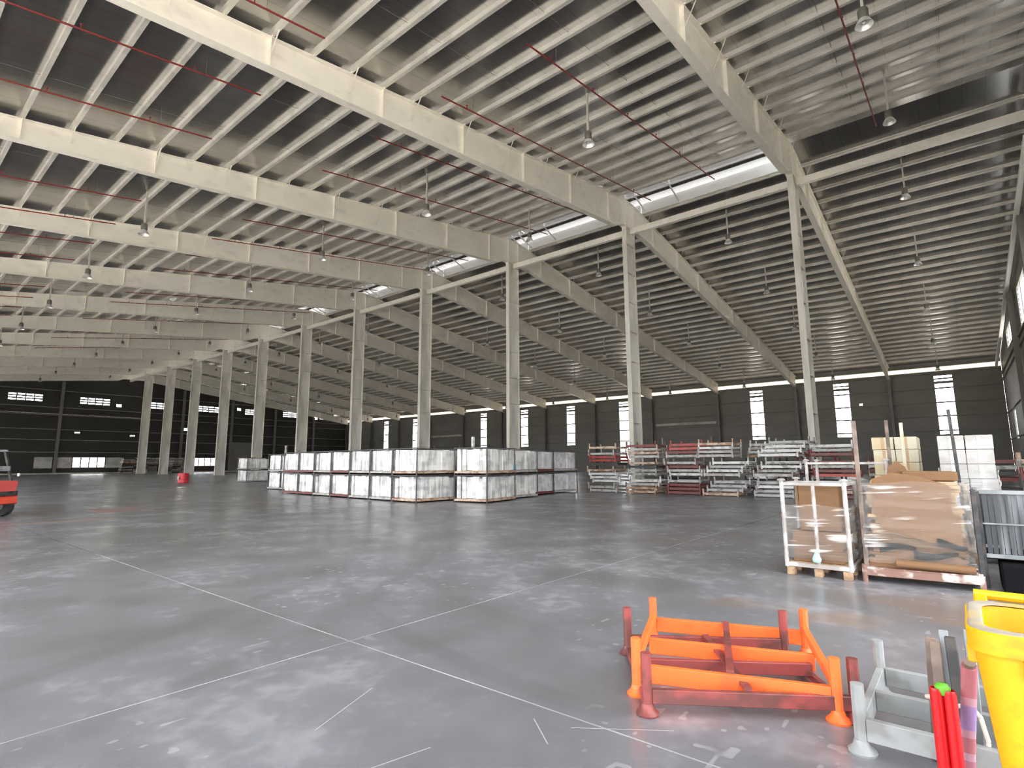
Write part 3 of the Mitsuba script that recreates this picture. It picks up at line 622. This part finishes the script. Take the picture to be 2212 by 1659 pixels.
def stack(x, y, rot, colour, where, levels=2, dim=False, tag=None):
    for l in range(levels):
        lev = 'lower' if l == 0 else 'upper'
        M = matrix(x, y, l * (SH + 0.002), rot)
        p = thing('post_pallet', f'{ {"maroon": "red-brown", "white": "white", "grey": "grey", "tan": "rusty"}[colour] } post pallet, {lev} level, {where}', 'pallet', 'post pallets under the wrapped goods')
        placed(PALC[colour], p, M)
        g = thing('wrapped_load', f'white wrapped goods, {lev} level, {where}', 'wrapped goods', 'white wrapped goods on post pallets')
        placed(rng.choice(GOODS_DIM if dim else GOODS), g, M)
        if tag == l: put('label_sheet', box((-SX / 2 + 0.4, -SY / 2 + 0.045, 0.30), (0.5, 0.012, 0.22)), 'm_blue', parent=g, M=M, label='pale blue label sheet')
R = 0.12
dx, dy = math.sin(R), math.cos(R)
cx, cy = 16.35, 18.35
cols = ['tan', 'white', 'white', 'maroon', 'white', 'maroon', 'maroon']
for i in range(7):
    stack(cx - 0.05 * i + 0.16 * i, cy + 1.76 * i, -R * 0.3, cols[i], f'{ORD[i + 1]} back from the large block front corner' if i else 'at the large block front corner')
for i in range(3):
    stack(18.9 + 0.12 * i, 31.2 + 1.85 * i, 0, 'grey', f'{ORD[i + 1]} in the set back left end of the white block', tag=0 if i == 0 else None)
for i, (x, y, c) in enumerate(((19.0, 20.6, 'maroon'), (18.9, 22.5, 'grey'), (19.1, 24.4, 'grey'), (19.3, 26.3, 'grey'))):
    stack(x, y, 0, c, f'{ORD[i + 1]} in the second row behind the front row')
stack(17.75, 16.05, 0.16, 'tan', 'stack standing apart before the block')
stack(20.25, 16.75, 0.05, 'white', 'just right of the one standing apart', tag=1)
stack(22.75, 17.55, 0.03, 'maroon', 'second from the right end of the white goods', dim=True)
stack(25.3, 17.75, 0.0, 'white', 'at the right end of the white goods', dim=True)
stack(19.0, 18.55, 0.05, 'grey', 'in the dark gap behind the one standing apart', dim=True)
for i, (x, y) in enumerate(((25.0, 52.5), (27.3, 51.0))): stack(x, y, 0.1, 'grey', f'on the far left floor, {ORD[i + 1]} from the left', dim=i == 1)
# odd posts standing up out of the wrapped goods
for x, y, z, c, lab in ((18.6, 34.7, 2.29, 'white', 'white post end sticking up at the left end of the wrapped goods'), (18.7, 17.7, 2.29, 'silver', 'pale post end sticking up above the middle wrapped stack')):
    k = put('post_end', box((x, y, z + 0.28), (0.12, 0.12, 0.56), 0.01), 'm_rack_' + c); labels[k] = {'label': lab, 'category': 'post', 'kind': 'thing'}

# red drum on the far floor
r = thing('drum', 'red round drum lying on the far floor at the foot of a column', 'drum')
put('shell', lathe([(0, 0), (0.40, 0.0), (0.44, 0.03), (0.44, 0.32), (0.46, 0.34), (0.44, 0.36), (0.44, 0.84), (0.42, 0.88), (0, 0.88)], 20, (19.9, 55.2, 0)), 'm_drum_red', 35, parent=r)
put('label_sheet', box((19.44, 55.1, 0.45), (0.02, 0.4, 0.3)), 'm_pale_panel', parent=r)

# ------------------------------------------------------------------ foreground: orange and dark red racks
def place_rack(label, p_fl, p_fr, depth, colour, zr, post, cross_mat=None, rail=0.115, side=None):
    a, b = np.array(p_fl, float), np.array(p_fr, float)
    e = b - a; L = np.linalg.norm(e); e /= L
    nrm = np.array([-e[1], e[0]])
    if nrm[0] < 0: nrm = -nrm
    c = (a + b) / 2 + nrm * depth / 2
    rot = math.atan2(nrm[1], nrm[0])
    r = thing('stacking_rack', label, 'rack')
    M = matrix(c[0], c[1], 0, rot)
    placed([(n, mikit.ply(m, cross_mat if (n == 'cross_bar' and cross_mat) else 'm_rack_' + colour, 30 if 'post' in n else False)) for n, m in rack_meshes(depth, L, post, rail, zr, side=side)], r, M)
    return r
place_rack('bright orange steel stacking rack on the floor in front, nested over a dark red one', (3.69, 1.905), (4.10, 0.745), 1.22, 'orange', 0.09, 0.375, 'm_rack_oxide', 0.115, (0.187, 0.245))
place_rack('faded dark red stacking rack nested into the bright orange one', (3.455, 1.715), (4.16, 0.655), 1.12, 'oxide', 0.070, 0.375, None, 0.085, (0.02, 0.066))
r = place_rack('light grey steel rack frame at the lower right in front of the orange one', (3.77, 0.58), (3.77, -0.66), 0.97, 'pale', 0.07, 0.36)

# bundle of dark steel posts standing in the grey rack
for i, (x, y, h, rad, mat, lean, tilt, lab) in enumerate(((4.02, 0.255, 0.60, 0.024, 'm_brown_post', 0.10, 0.03, 'leftmost brown square post of the bundle standing in the grey rack'),
        (3.93, 0.215, 0.60, 0.026, 'm_brown_post', 0.14, 0.0, 'brown square post in the middle of the bundle in the grey rack'), (4.05, 0.165, 0.64, 0.022, 'm_grey_paint', 0.12, -0.02, 'grey painted post of the bundle in the grey rack'),
        (3.92, 0.125, 0.64, 0.026, 'm_dark_steel', 0.13, -0.03, 'dark steel post beside the yellow bin, right in the bundle'), (4.06, 0.075, 0.66, 0.024, 'm_grey_paint', 0.12, 0.02, 'rightmost grey post of the bundle next to the yellow bin'))):
    r = thing('steel_post', lab, 'post')
    M = matrix(x, y, 0.0, 0, tilt, lean)
    put('shaft', box((0, 0, h / 2), (rad * 2, rad * 2, h), 0.004), mat, parent=r, M=M)
    put('foot_plate', box((0, 0, 0.012), (rad * 3.2, rad * 3.2, 0.024)), mat, parent=r, M=M)
k = put('rope', poly_tube([(3.86, 0.27, 0.34), (3.80, 0.20, 0.37), (3.84, 0.14, 0.33), (3.80, 0.09, 0.36), (3.83, 0.05, 0.30), (3.80, 0.03, 0.2), (3.78, 0.05, 0.02)], 0.012, 6), 'm_rope', True)
labels[k] = {'label': 'grubby white rope hanging over the dark posts by the yellow bin', 'category': 'rope', 'kind': 'thing'}
r = thing('red_tube', 'pair of glossy red tubes joined side by side with a green plug on top', 'tube')
for y in (0.195, 0.145): put('sleeve', lathe([(0, 0), (0.025, 0), (0.026, 0.02), (0.026, 0.54), (0.021, 0.555), (0.019, 0.54), (0, 0.54)], 16, (3.35, y, 0)), 'm_red_tube', 30, parent=r)
put('plug', lathe([(0, 0.53), (0.03, 0.53), (0.032, 0.56), (0.02, 0.575), (0, 0.578)], 10, (3.36, 0.17, 0)), 'm_green', True, parent=r)
r = thing('taped_stick', 'long stick wrapped in pink and purple tape leaning by the yellow bin', 'stick')
put('shaft', tube((3.72, 0.132, 0.0), (3.315, 0.062, 0.69), 0.030, 14), 'm_stick', 30, parent=r)
put('tip', tube((3.315, 0.062, 0.69), (3.298, 0.059, 0.71), 0.024, 10), 'm_brown_post', 30, parent=r)

# ------------------------------------------------------------------ yellow wheeled bin
def rounded_rect(x0, x1, y0, y1, r, n=5):
    pts = []
    for cx_, cy_, a0 in ((x1 - r, y1 - r, 0), (x0 + r, y1 - r, 90), (x0 + r, y0 + r, 180), (x1 - r, y0 + r, 270)):
        for i in range(n + 1):
            a = math.radians(a0 + 90 * i / n); pts.append((cx_ + r * math.cos(a), cy_ + r * math.sin(a)))
    return np.array(pts)
def loft(rings, cap0=True, cap1=True):
    n = len(rings[0][0]); V = []; Fc = []
    for pts, z in rings: V += [(p[0], p[1], z) for p in pts]
    for k in range(len(rings) - 1):
        for i in range(n):
            a, b = k * n + i, k * n + (i + 1) % n
            Fc += [[a, b, b + n], [a, b + n, a + n]]
    if cap0: Fc += [[0, i + 1, i] for i in range(1, n - 1)]
    if cap1: o = (len(rings) - 1) * n; Fc += [[o, o + i, o + i + 1] for i in range(1, n - 1)]
    return trimesh.Trimesh(np.array(V), Fc, process=False)
bx0, bx1, by0, by1 = 2.42, 2.95, -0.53, 0.045
r = thing('wheeled_bin', 'open bright yellow wheeled bin at the right edge of the picture', 'bin')
def ring(off, z, rad): return (rounded_rect(bx0 + off, bx1 - off, by0 + off, by1 - off, rad), z)
body = loft([ring(0.115, 0.08, 0.05), ring(0.095, 0.10, 0.06), ring(0.016, 0.985, 0.085), ring(0.020, 1.040, 0.085), ring(0.044, 1.040, 0.07), ring(0.128, 0.11, 0.05)], True, True)
put('tub', body, 'm_yellow', 40, parent=r)
rk = put('rim', loft([ring(0.014, 0.975, 0.085), ring(0.002, 0.975, 0.09), ring(0.0, 0.980, 0.09), ring(0.0, 1.04, 0.09), ring(0.006, 1.046, 0.09)], False, False), 'm_yellow', 40, parent=r)
put('rim_top', loft([ring(0.006, 1.046, 0.09), ring(0.012, 1.052, 0.09), ring(0.040, 1.052, 0.08), ring(0.050, 1.045, 0.075)], False, False), 'm_yellow_dusty', 40, parent=rk, label='dusty grey rim top')
for x in (2.55, 2.70, 2.85): put('rib', box((x, by1 - 0.012, 0.945), (0.02, 0.03, 0.06), 0.004), 'm_yellow', parent=r)
for y in (-0.1, -0.25, -0.4): put('rib', box((bx0 + 0.012, y, 0.945), (0.03, 0.02, 0.06), 0.004), 'm_yellow', parent=r)
put('handle_bar', tube((bx1 + 0.20, by1 - 0.03, 1.035), (bx1 + 0.20, by0 + 0.03, 1.035), 0.020, 10), 'm_yellow', 30, parent=r)
for y in (by1 - 0.05, -0.24, by0 + 0.05):
    put('handle_bracket', box((bx1 + 0.10, y, 1.02), (0.20, 0.045, 0.04), 0.006), 'm_yellow', parent=r)
for y in (by0 + 0.02, by1 - 0.02):
    put('wheel', tube((bx1 - 0.06, y - 0.03, 0.10), (bx1 - 0.06, y + 0.03, 0.10), 0.10, 20), 'm_rubber', 30, parent=r)
put('axle', tube((bx1 - 0.06, by0, 0.10), (bx1 - 0.06, by1, 0.10), 0.012, 8), 'm_dark_steel', parent=r)

# ------------------------------------------------------------------ cages and pallets at the right
def cage(label, x, y, wy, dx_, h, z0, mats, feet, rot=0.0, mid=True):
    r = thing('storage_cage', label, 'cage')
    M = matrix(x, y, 0, rot)
    m = mats
    hx, hy = dx_ / 2, wy / 2
    for sx in (-1, 1):
        for sy in (-1, 1):
            pk = put('post', tube((sx * hx, sy * hy, z0), (sx * hx, sy * hy, h), 0.030, 12), m, 30, parent=r, M=M)
            put('cap', lathe([(0, 0), (0.058, 0), (0.06, 0.012), (0.03, 0.03), (0, 0.032)], 12, (sx * hx, sy * hy, h)), m, 30, parent=pk, M=M)
    for sx in (-1, 1):
        put('top_rail', box((sx * hx, 0, h - 0.05), (0.035, wy, 0.045), 0.005), m, parent=r, M=M)
        put('bottom_rail', box((sx * hx, 0, z0 + 0.035), (0.05, wy, 0.06), 0.005), m, parent=r, M=M)
        if mid: put('middle_post', tube((sx * hx, -0.01, z0 + 0.05), (sx * hx, -0.01, h - 0.05), 0.026, 10), m, 30, parent=r, M=M)
    for sy in (-1, 1):
        put('top_rail', box((0, sy * hy, h - 0.05), (dx_, 0.035, 0.045), 0.005), m, parent=r, M=M)
        put('bottom_rail', box((0, sy * hy, z0 + 0.035), (dx_, 0.05, 0.06), 0.005), m, parent=r, M=M)
    put('deck', box((0, 0, z0 + 0.06), (dx_ - 0.05, wy - 0.05, 0.02)), 'm_wood', parent=r, M=M)
    if feet:
        for sx in (-0.92, 0, 0.92):
            for sy in (-0.88, 0, 0.88): put('block', box((sx * hx, sy * hy, z0 / 2), (0.14, 0.10, z0), 0.004), 'm_wood', parent=r, M=M)
    return r, M
A = -0.17
def wrinkled_box(sx, sy, sz, z0, seed, amp=0.02, n=26, top=False):
    """an open film sleeve of four wrinkled sides."""
    per = [(-sx / 2, -sy / 2), (-sx / 2, sy / 2), (sx / 2, sy / 2), (sx / 2, -sy / 2), (-sx / 2, -sy / 2)]
    P = []
    for (a, b) in zip(per[:-1], per[1:]):
        for t in np.linspace(0, 1, 14, endpoint=False): P.append((a[0] + (b[0] - a[0]) * t, a[1] + (b[1] - a[1]) * t))
    P.append(per[0]); P = np.array(P)
    zs = np.linspace(z0, z0 + sz, n)
    G = np.array([[(p[0], p[1], z) for z in zs] for p in P])
    v = meshkit.fbm(np.stack([G[..., 0] * 2, G[..., 1] * 2, G[..., 2] * 14], -1), 3, seed) - 0.5
    G[..., 0] += np.sign(G[..., 0]) * v * amp * 2; G[..., 1] += np.sign(G[..., 1]) * v * amp * 2
    G[-1] = G[0]
    G[:, -1, 2] += (meshkit.noise(np.stack([P[:, 0] * 3, P[:, 1] * 3, 0 * P[:, 0]], -1), seed) - 0.5) * 0.10
    return grid_mesh(G)
# the first, narrow white cage
cfx, cfy = 9.33, 1.70
r, M = cage('narrow white tube cage holding film wrapped cardboard, nearest of the cages', cfx, cfy, 0.80, 0.95, 1.33, 0.11, 'm_rack_white', True, -0.17 * 0)
def sheets(root_name, label, M, sx, sy, z0, z1, n, seed, mat, jitter=0.03, cat_='cardboard'):
    rr = random.Random(seed); r_ = thing(root_name, label, cat_)
    z = z0
    for i in range(n):
        t = (z1 - z0) / n
        lx, ly = sx * rr.uniform(0.93, 1.0), sy * rr.uniform(0.93, 1.0)
        m = box((rr.uniform(-jitter, jitter), rr.uniform(-jitter, jitter), z + t / 2), (lx, ly, t * 0.94))
        m.apply_transform(trimesh.transformations.rotation_matrix(rr.uniform(-0.03, 0.03), (0, 0, 1)))
        put('sheet', m, mat, parent=r_, M=M)
        z += t
    return r_
r = thing('cardboard_box', 'upright brown cardboard box in the narrow white cage', 'box')
put('body', box((0.05, -0.03, 0.93), (0.62, 0.52, 0.64), 0.006), 'm_cardboard', parent=r, M=M)
put('flap', box((0.05, 0.25, 1.10), (0.60, 0.03, 0.30)), 'm_cardboard', parent=r, M=M)
sheets('cardboard_pile', 'low pile of flattened cardboard at the bottom of the narrow white cage', M, 0.82, 0.66, 0.185, 0.60, 10, 3, 'm_cardboard')
k = put('plastic_film', wrinkled_box(0.99, 0.84, 0.72, 0.24, 5, 0.012), 'm_film', True, M=M); labels[k] = {'label': 'clear stretch film wound around the narrow white cage', 'category': 'film', 'kind': 'thing'}
k = put('tag_bag', lathe([(0, 0), (0.05, 0.01), (0.06, 0.05), (0.03, 0.12), (0.01, 0.16), (0, 0.16)], 10, (-0.53, -0.0, 0.20)), 'm_blue', True, M=M); labels[k] = {'label': 'small pale blue bag at the foot of the narrow white cage', 'category': 'bag', 'kind': 'thing'}

# the second, wide pallet with a pile of cardboard
M2 = matrix(9.52, 0.60, 0, 0.10)
r = thing('post_pallet', 'wide rusty steel pallet carrying the tall cardboard pile, right of the narrow white cage', 'pallet')
for sx in (-1, 1): put('base_rail', box((sx * 0.52, 0, 0.13), (0.06, 1.22, 0.09), 0.005), 'm_rust_steel', parent=r, M=M2)
for sy in (-1, 1): put('base_rail', box((0, sy * 0.60, 0.13), (1.0, 0.06, 0.09), 0.005), 'm_rust_steel', parent=r, M=M2)
put('deck', box((0, 0, 0.182), (1.04, 1.20, 0.015)), 'm_rust_steel', parent=r, M=M2)
for sx in (-1, 1):
    for sy in (-1, 1):
        put('leg', tube((sx * 0.52, sy * 0.61, 0), (sx * 0.52, sy * 0.61, 0.22), 0.032, 10), 'm_rust_steel', 30, parent=r, M=M2)
put('tall_post', box((-0.40, 0.585, 1.18), (0.075, 0.055, 1.98), 0.004), 'm_brown_post', parent=r, M=M2, label='tall brown corner post')
put('tall_post', box((0.45, 0.60, 1.18), (0.06, 0.05, 1.98), 0.004), 'm_brown_post', parent=r, M=M2, label='tall brown corner post')
put('tall_post', box((-0.52, -0.62, 0.72), (0.06, 0.05, 1.05), 0.004), 'm_dark_steel', parent=r, M=M2)
sheets('cardboard_pile', 'tall pile of flattened cardboard bound with film on the wide rusty pallet', M2, 0.80, 1.06, 0.19, 0.62, 11, 8, 'm_cardboard', 0.05)
# big leaning flaps in front of the pile
def flap(pts, t=0.012):
    P = np.array(pts, float)
    from shapely.geometry import Polygon
    m = trimesh.creation.extrude_polygon(Polygon(P[:, :2]), t, engine='earcut')
    v = np.array(m.vertices); m.vertices = np.stack([v[:, 2] * 0 - v[:, 2], v[:, 0], v[:, 1]], 1)
    return m
r = thing('cardboard_flap', 'large torn brown cardboard sheet standing at the front of the cardboard pile', 'cardboard')
F1 = matrix(9.52, 0.60, 0, 0.10) @ matrix(-0.44, 0, 0, 0, 0, 0.02)
put('sheet', flap([(0.45, 0.98), (0.42, 1.10), (0.44, 1.36), (0.20, 1.45), (-0.10, 1.40), (-0.36, 1.30), (-0.41, 1.27), (-0.40, 1.02), (-0.42, 0.66), (-0.2, 0.56), (0.1, 0.60), (0.34, 0.66), (0.40, 0.80)]), 'm_cardboard', parent=r, M=F1)
r = thing('cardboard_flap', 'lower brown cardboard sheet crossing the front of the cardboard pile', 'cardboard')
F2 = matrix(9.52, 0.60, 0, 0.10) @ matrix(-0.462, 0, 0, 0, 0.03, 0.03)
put('sheet', flap([(0.42, 0.70), (0.30, 0.98), (-0.44, 0.93), (-0.46, 0.52), (-0.1, 0.56), (0.22, 0.66)]), 'm_cardboard', parent=r, M=F2)
r = sheets('cardboard_pile', 'pale edges of folded cardboard behind the torn sheet on the wide pallet', M2, 0.74, 1.02, 0.62, 1.33, 16, 12, 'm_card_pale', 0.04)
r = thing('cardboard_flap', 'brown cardboard piece poking up from the top of the cardboard pile', 'cardboard')
put('sheet', flap([(0.28, 1.2), (0.24, 1.50), (0.12, 1.60), (0.02, 1.52), (-0.05, 1.3)]), 'm_cardboard', parent=r, M=matrix(9.75, 0.62, 0, 0.1))
r = thing('cardboard_flap', 'grey-brown flat cardboard lying across the top of the pile, between the carton stacks', 'cardboard')
put('sheet', box((0.1, -0.22, 1.40), (0.7, 0.60, 0.12), 0.01), 'm_cardboard', parent=r, M=M2)
for i, (y, z, w, lab) in enumerate(((0.22, 0.46, 0.40, 'left'), (-0.18, 0.40, 0.46, 'middle'), (-0.36, 0.53, 0.30, 'right'))):
    g = grid_mesh(np.array([[(-0.485 - 0.012 * math.sin(9 * u + i) * v, y + w * (u - .5), z + 0.03 * math.sin(4 * u + 2 * i) + (0.05 + 0.06 * u) * (v - .5)) for v in np.linspace(0, 1, 4)] for u in np.linspace(0, 1, 12)]))
    k = put('plastic_sheet', g, 'm_black', True, M=M2); labels[k] = {'label': f'crumpled black plastic in the lower part of the cardboard pile, {lab} piece', 'category': 'plastic', 'kind': 'thing'}
k = put('plastic_film', wrinkled_box(1.02, 1.16, 1.06, 0.26, 9, 0.025, 34), 'm_film', True, M=M2); labels[k] = {'label': 'shiny clear stretch film wound around the tall cardboard pile', 'category': 'film', 'kind': 'thing'}
r = thing('cardboard_tube', 'brown cardboard roll lying along the bottom front of the cardboard pile', 'tube')
put('tube', tube((-0.49, 0.25, 0.265), (-0.50, -0.56, 0.25), 0.05, 14), 'm_cardboard', 30, parent=r, M=M2)

# white cage behind
cage('wide white tube cage standing behind the narrow one', 12.5, 1.72, 1.30, 1.0, 1.62, 0.11, 'm_rack_white', True, 0.0, False)

# stacks of pale cartons
def carton_stack(where, x0, y0, z0, nx, ny, nz, s, mat, group, seed):
    rr = random.Random(seed)
    for k_ in range(nz):
        for i in range(nx):
            for j in range(ny):
                r_ = thing('carton', f'{group} carton, {ORD[k_ + 1]} layer up, {"right" if j == 0 else "left"} column, {"rear" if i else "front"} row', 'carton', group + ' cartons')
                c = (x0 + (i + .5) * s[0], y0 + (j + .5) * s[1] + rr.uniform(-.008, .008), z0 + (k_ + .5) * s[2])
                put('body', box(c, (s[0] - .012, s[1] - .014, s[2] - .006), 0.006), mat, parent=r_)
                put('tape', box((c[0] - s[0] / 2 + 0.003, c[1], c[2]), (0.004, 0.05, s[2] - .02)), 'm_card_pale' if mat == 'm_carton' else 'm_wrap_dim', parent=r_)
def wood_pallet(label, x, y, sx, sy, z=0.0, h=0.14):
    r_ = thing('wooden_pallet', label, 'pallet')
    for i in range(6): put('deck_board', box((x - sx / 2 + (i + .5) * sx / 6, y, z + h - 0.012), (sx / 6 - 0.03, sy, 0.024)), 'm_wood', parent=r_)
    for s in (-1, 0, 1): put('bearer', box((x, y + s * (sy / 2 - 0.05), z + (h - 0.024) / 2), (sx, 0.09, h - 0.024)), 'm_wood', parent=r_)
wood_pallet('wooden pallet under the cream cartons', 13.1, 0.93, 1.1, 0.80)
carton_stack('on the cream stack', 12.6, 0.60, 0.14, 2, 2, 8, (0.5, 0.36, 0.24), 'm_carton', 'cream', 3)
wood_pallet('wooden pallet under the white cartons', 12.1, -0.06, 1.1, 0.80)
carton_stack('on the white stack', 11.6, -0.42, 0.14, 2, 2, 8, (0.5, 0.36, 0.235), 'm_carton_white', 'white', 5)
k = put('film_bag', wrinkled_box(0.40, 0.74, 0.36, 1.22, 11, 0.03, 14), 'm_film', True, M=matrix(11.42, -0.06, -0.1, 0)); labels[k] = {'label': 'crumpled clear plastic in front of the white cartons', 'category': 'film', 'kind': 'thing'}
for x, y, z1, mat, w, lean, lab in ((12.2, 1.02, 2.36, 'm_brown_post', 0.035, 0, 'grey-brown post standing in front of the cream cartons, left one'), (12.2, 0.80, 2.30, 'm_carton', 0.035, 0, 'yellowish post standing in front of the cream cartons, right one'),
                                 (11.2, 0.02, 2.42, 'm_dark_steel', 0.028, -0.03, 'thin black pole standing in front of the white cartons')):
    k = put('pole', box((0, 0, z1 / 2), (w, w * 1.6, z1), 0.004), mat, M=matrix(x, y, 0, 0, lean)); labels[k] = {'label': lab, 'category': 'pole', 'kind': 'thing'}

# dark ribbed crate at the right edge
r = thing('ribbed_crate', 'dark grey ribbed crate on high legs at the right edge above the yellow bin', 'crate')
X0, X1, YA, YB, Z0, Z1 = 9.45, 10.5, -0.10, -1.45, 0.40, 1.20
for s in (YA, YB):
    for x in (X0, X1): put('corner_post', box((x, s, Z1 / 2), (0.06, 0.06, Z1), 0.005), 'm_dark_steel', parent=r)
for z in (Z0, (Z0 + Z1) / 2, Z1): put('front_rail', box((X0 - 0.005, (YA + YB) / 2, z), (0.05, YA - YB - .06, 0.05 if z != (Z0 + Z1) / 2 else 0.02), 0.004), 'm_grey_paint', parent=r)
for y in (YA, YB):
    for z in (Z0, Z1): put('side_rail', box(((X0 + X1) / 2, y, z), (X1 - X0 - .06, 0.05, 0.05), 0.004), 'm_grey_paint', parent=r)
rib = []
for i in range(22):
    y = YA - 0.05 - i * (YA - YB - 0.1) / 22
    put('rib', box((X0 + 0.03 + 0.02 * (i % 2), y - 0.028, (Z0 + Z1) / 2), (0.03, 0.05, Z1 - Z0 - 0.05)), 'm_crate_liner', parent=r)
put('back_panel', box((X1 - 0.02, (YA + YB) / 2, (Z0 + Z1) / 2), (0.02, YA - YB - .1, Z1 - Z0 - .05)), 'm_crate_liner', parent=r)
for y in (YA - 0.03, YB + 0.03): put('side_panel', box(((X0 + X1) / 2, y, (Z0 + Z1) / 2), (X1 - X0 - .1, 0.02, Z1 - Z0 - .05)), 'm_crate_liner', parent=r)
put('deck', box(((X0 + X1) / 2, (YA + YB) / 2, Z0 - 0.03), (X1 - X0, YA - YB, 0.02)), 'm_black', parent=r)
put('brace', bar((X0 - 0.08, YA + 0.02, 1.0), (X0 - 0.02, YA + 0.03, 0.45), 0.04, 0.03), 'm_grey_paint', parent=r)
k = put('black_block', box((9.6, -0.85, 0.165), (0.9, 1.2, 0.33), 0.02), 'm_black'); labels[k] = {'label': 'plain black block filling the space under the ribbed crate', 'category': 'matting', 'kind': 'thing'}  # black block added to fill the space below the crate

# ------------------------------------------------------------------ forklift at the left edge, its rear in view
fd = np.array([-math.sin(YAW), math.cos(YAW)])            # it faces out of the picture to the left
ang = math.atan2(fd[1], fd[0])
MF = matrix(3.72 + fd[0] * 0.50, 23.2 + fd[1] * 0.50, 0, ang)    # local x: forwards, origin under its tail
r = thing('forklift', 'red forklift truck seen from its rear end at the left edge', 'forklift')
def ff(n, m, mat, s=False): put(n, m, mat, s, parent=r, M=MF)
ff('counterweight', trimesh.convex.convex_hull(np.array([(x, y, z) for x, y, z in [(0.0, -.4, .62), (0.0, .4, .62), (-.0, -.42, .42), (0, .42, .42), (0.12, -.52, .38), (.12, .52, .38), (.12, -.52, .66), (.12, .52, .66), (.75, -.54, .66), (.75, .54, .66), (.75, -.54, .36), (.75, .54, .36)]])), 'm_fork_red')
ff('counterweight_top', trimesh.convex.convex_hull(np.array([(.04, -.36, .80), (.04, .36, .80), (.02, -.40, 1.08), (.02, .40, 1.08), (.10, -.42, 1.13), (.10, .42, 1.13), (.85, -.50, 1.13), (.85, .50, 1.13), (.85, -.52, .80), (.85, .52, .80)])), 'm_fork_dark_red')
ff('grille', box((.42, 0, .73), (.76, .92, .15), .01), 'm_dark_steel')
ff('body', box((1.35, 0, .62), (1.15, 1.0, .62), .03), 'm_fork_red')
ff('hood', box((1.0, 0, 1.05), (.55, .62, .25), .04), 'm_black')
ff('seat', cat([box((1.05, 0, 1.22), (.45, .48, .12), .04), box((.82, 0, 1.48), (.10, .46, .5), .04)]), 'm_black')
for s in (-1, 1):
    ff('guard_post', bar((.30, s * .45, 1.10), (.62, s * .45, 2.08), .06, .06), 'm_dark_steel')
    ff('guard_post', bar((1.75, s * .48, .9), (1.45, s * .45, 2.08), .06, .06), 'm_dark_steel')
    ff('guard_rail', bar((.55, s * .45, 2.10), (1.55, s * .45, 2.10), .06, .06), 'm_grey_paint')
    wk = put('rear_wheel', tube((.46, s * .40 - .10, .32), (.46, s * .40 + .10, .32), .32, 24), 'm_rubber', 30, parent=r, M=MF)
    put('hub', tube((.46, s * .40 - .115, .32), (.46, s * .40 + .115, .32), .13, 14), 'm_grey_paint', 30, parent=wk, M=MF)
    ff('front_wheel', tube((1.75, s * .46 - .11, .32), (1.75, s * .46 + .11, .32), .32, 24), 'm_rubber', 30)
    ff('mast_channel', box((2.12, s * .32, 1.08), (.10, .08, 2.0)), 'm_dark_steel')
    ff('fork', cat([box((2.24, s * .25, .40), (.05, .12, .7)), box((2.75, s * .25, .07), (1.05, .12, .04))]), 'm_dark_steel')
    ff('tail_lamp', box((.05, s * .41, 1.32), (.05, .07, .10), .01), 'm_vent_white')
for x in np.linspace(.6, 1.5, 6): ff('guard_bar', box((x, 0, 2.10), (.04, .86, .03)), 'm_grey_paint')
ff('rear_cross_bar', box((.40, 0, 1.52), (.06, .9, .16), .01), 'm_grey_paint')
ff('steering_wheel', trimesh.creation.torus(.16, .015, major_sections=20, minor_sections=8, transform=trimesh.transformations.translation_matrix((1.55, 0, 1.25))), 'm_black', True)
ff('steering_column', tube((1.7, 0, .95), (1.55, 0, 1.25), .03, 8), 'm_black')
for z in (.5, 1.2, 2.0): ff('mast_cross_bar', box((2.12, 0, z), (.08, .6, .08)), 'm_dark_steel')
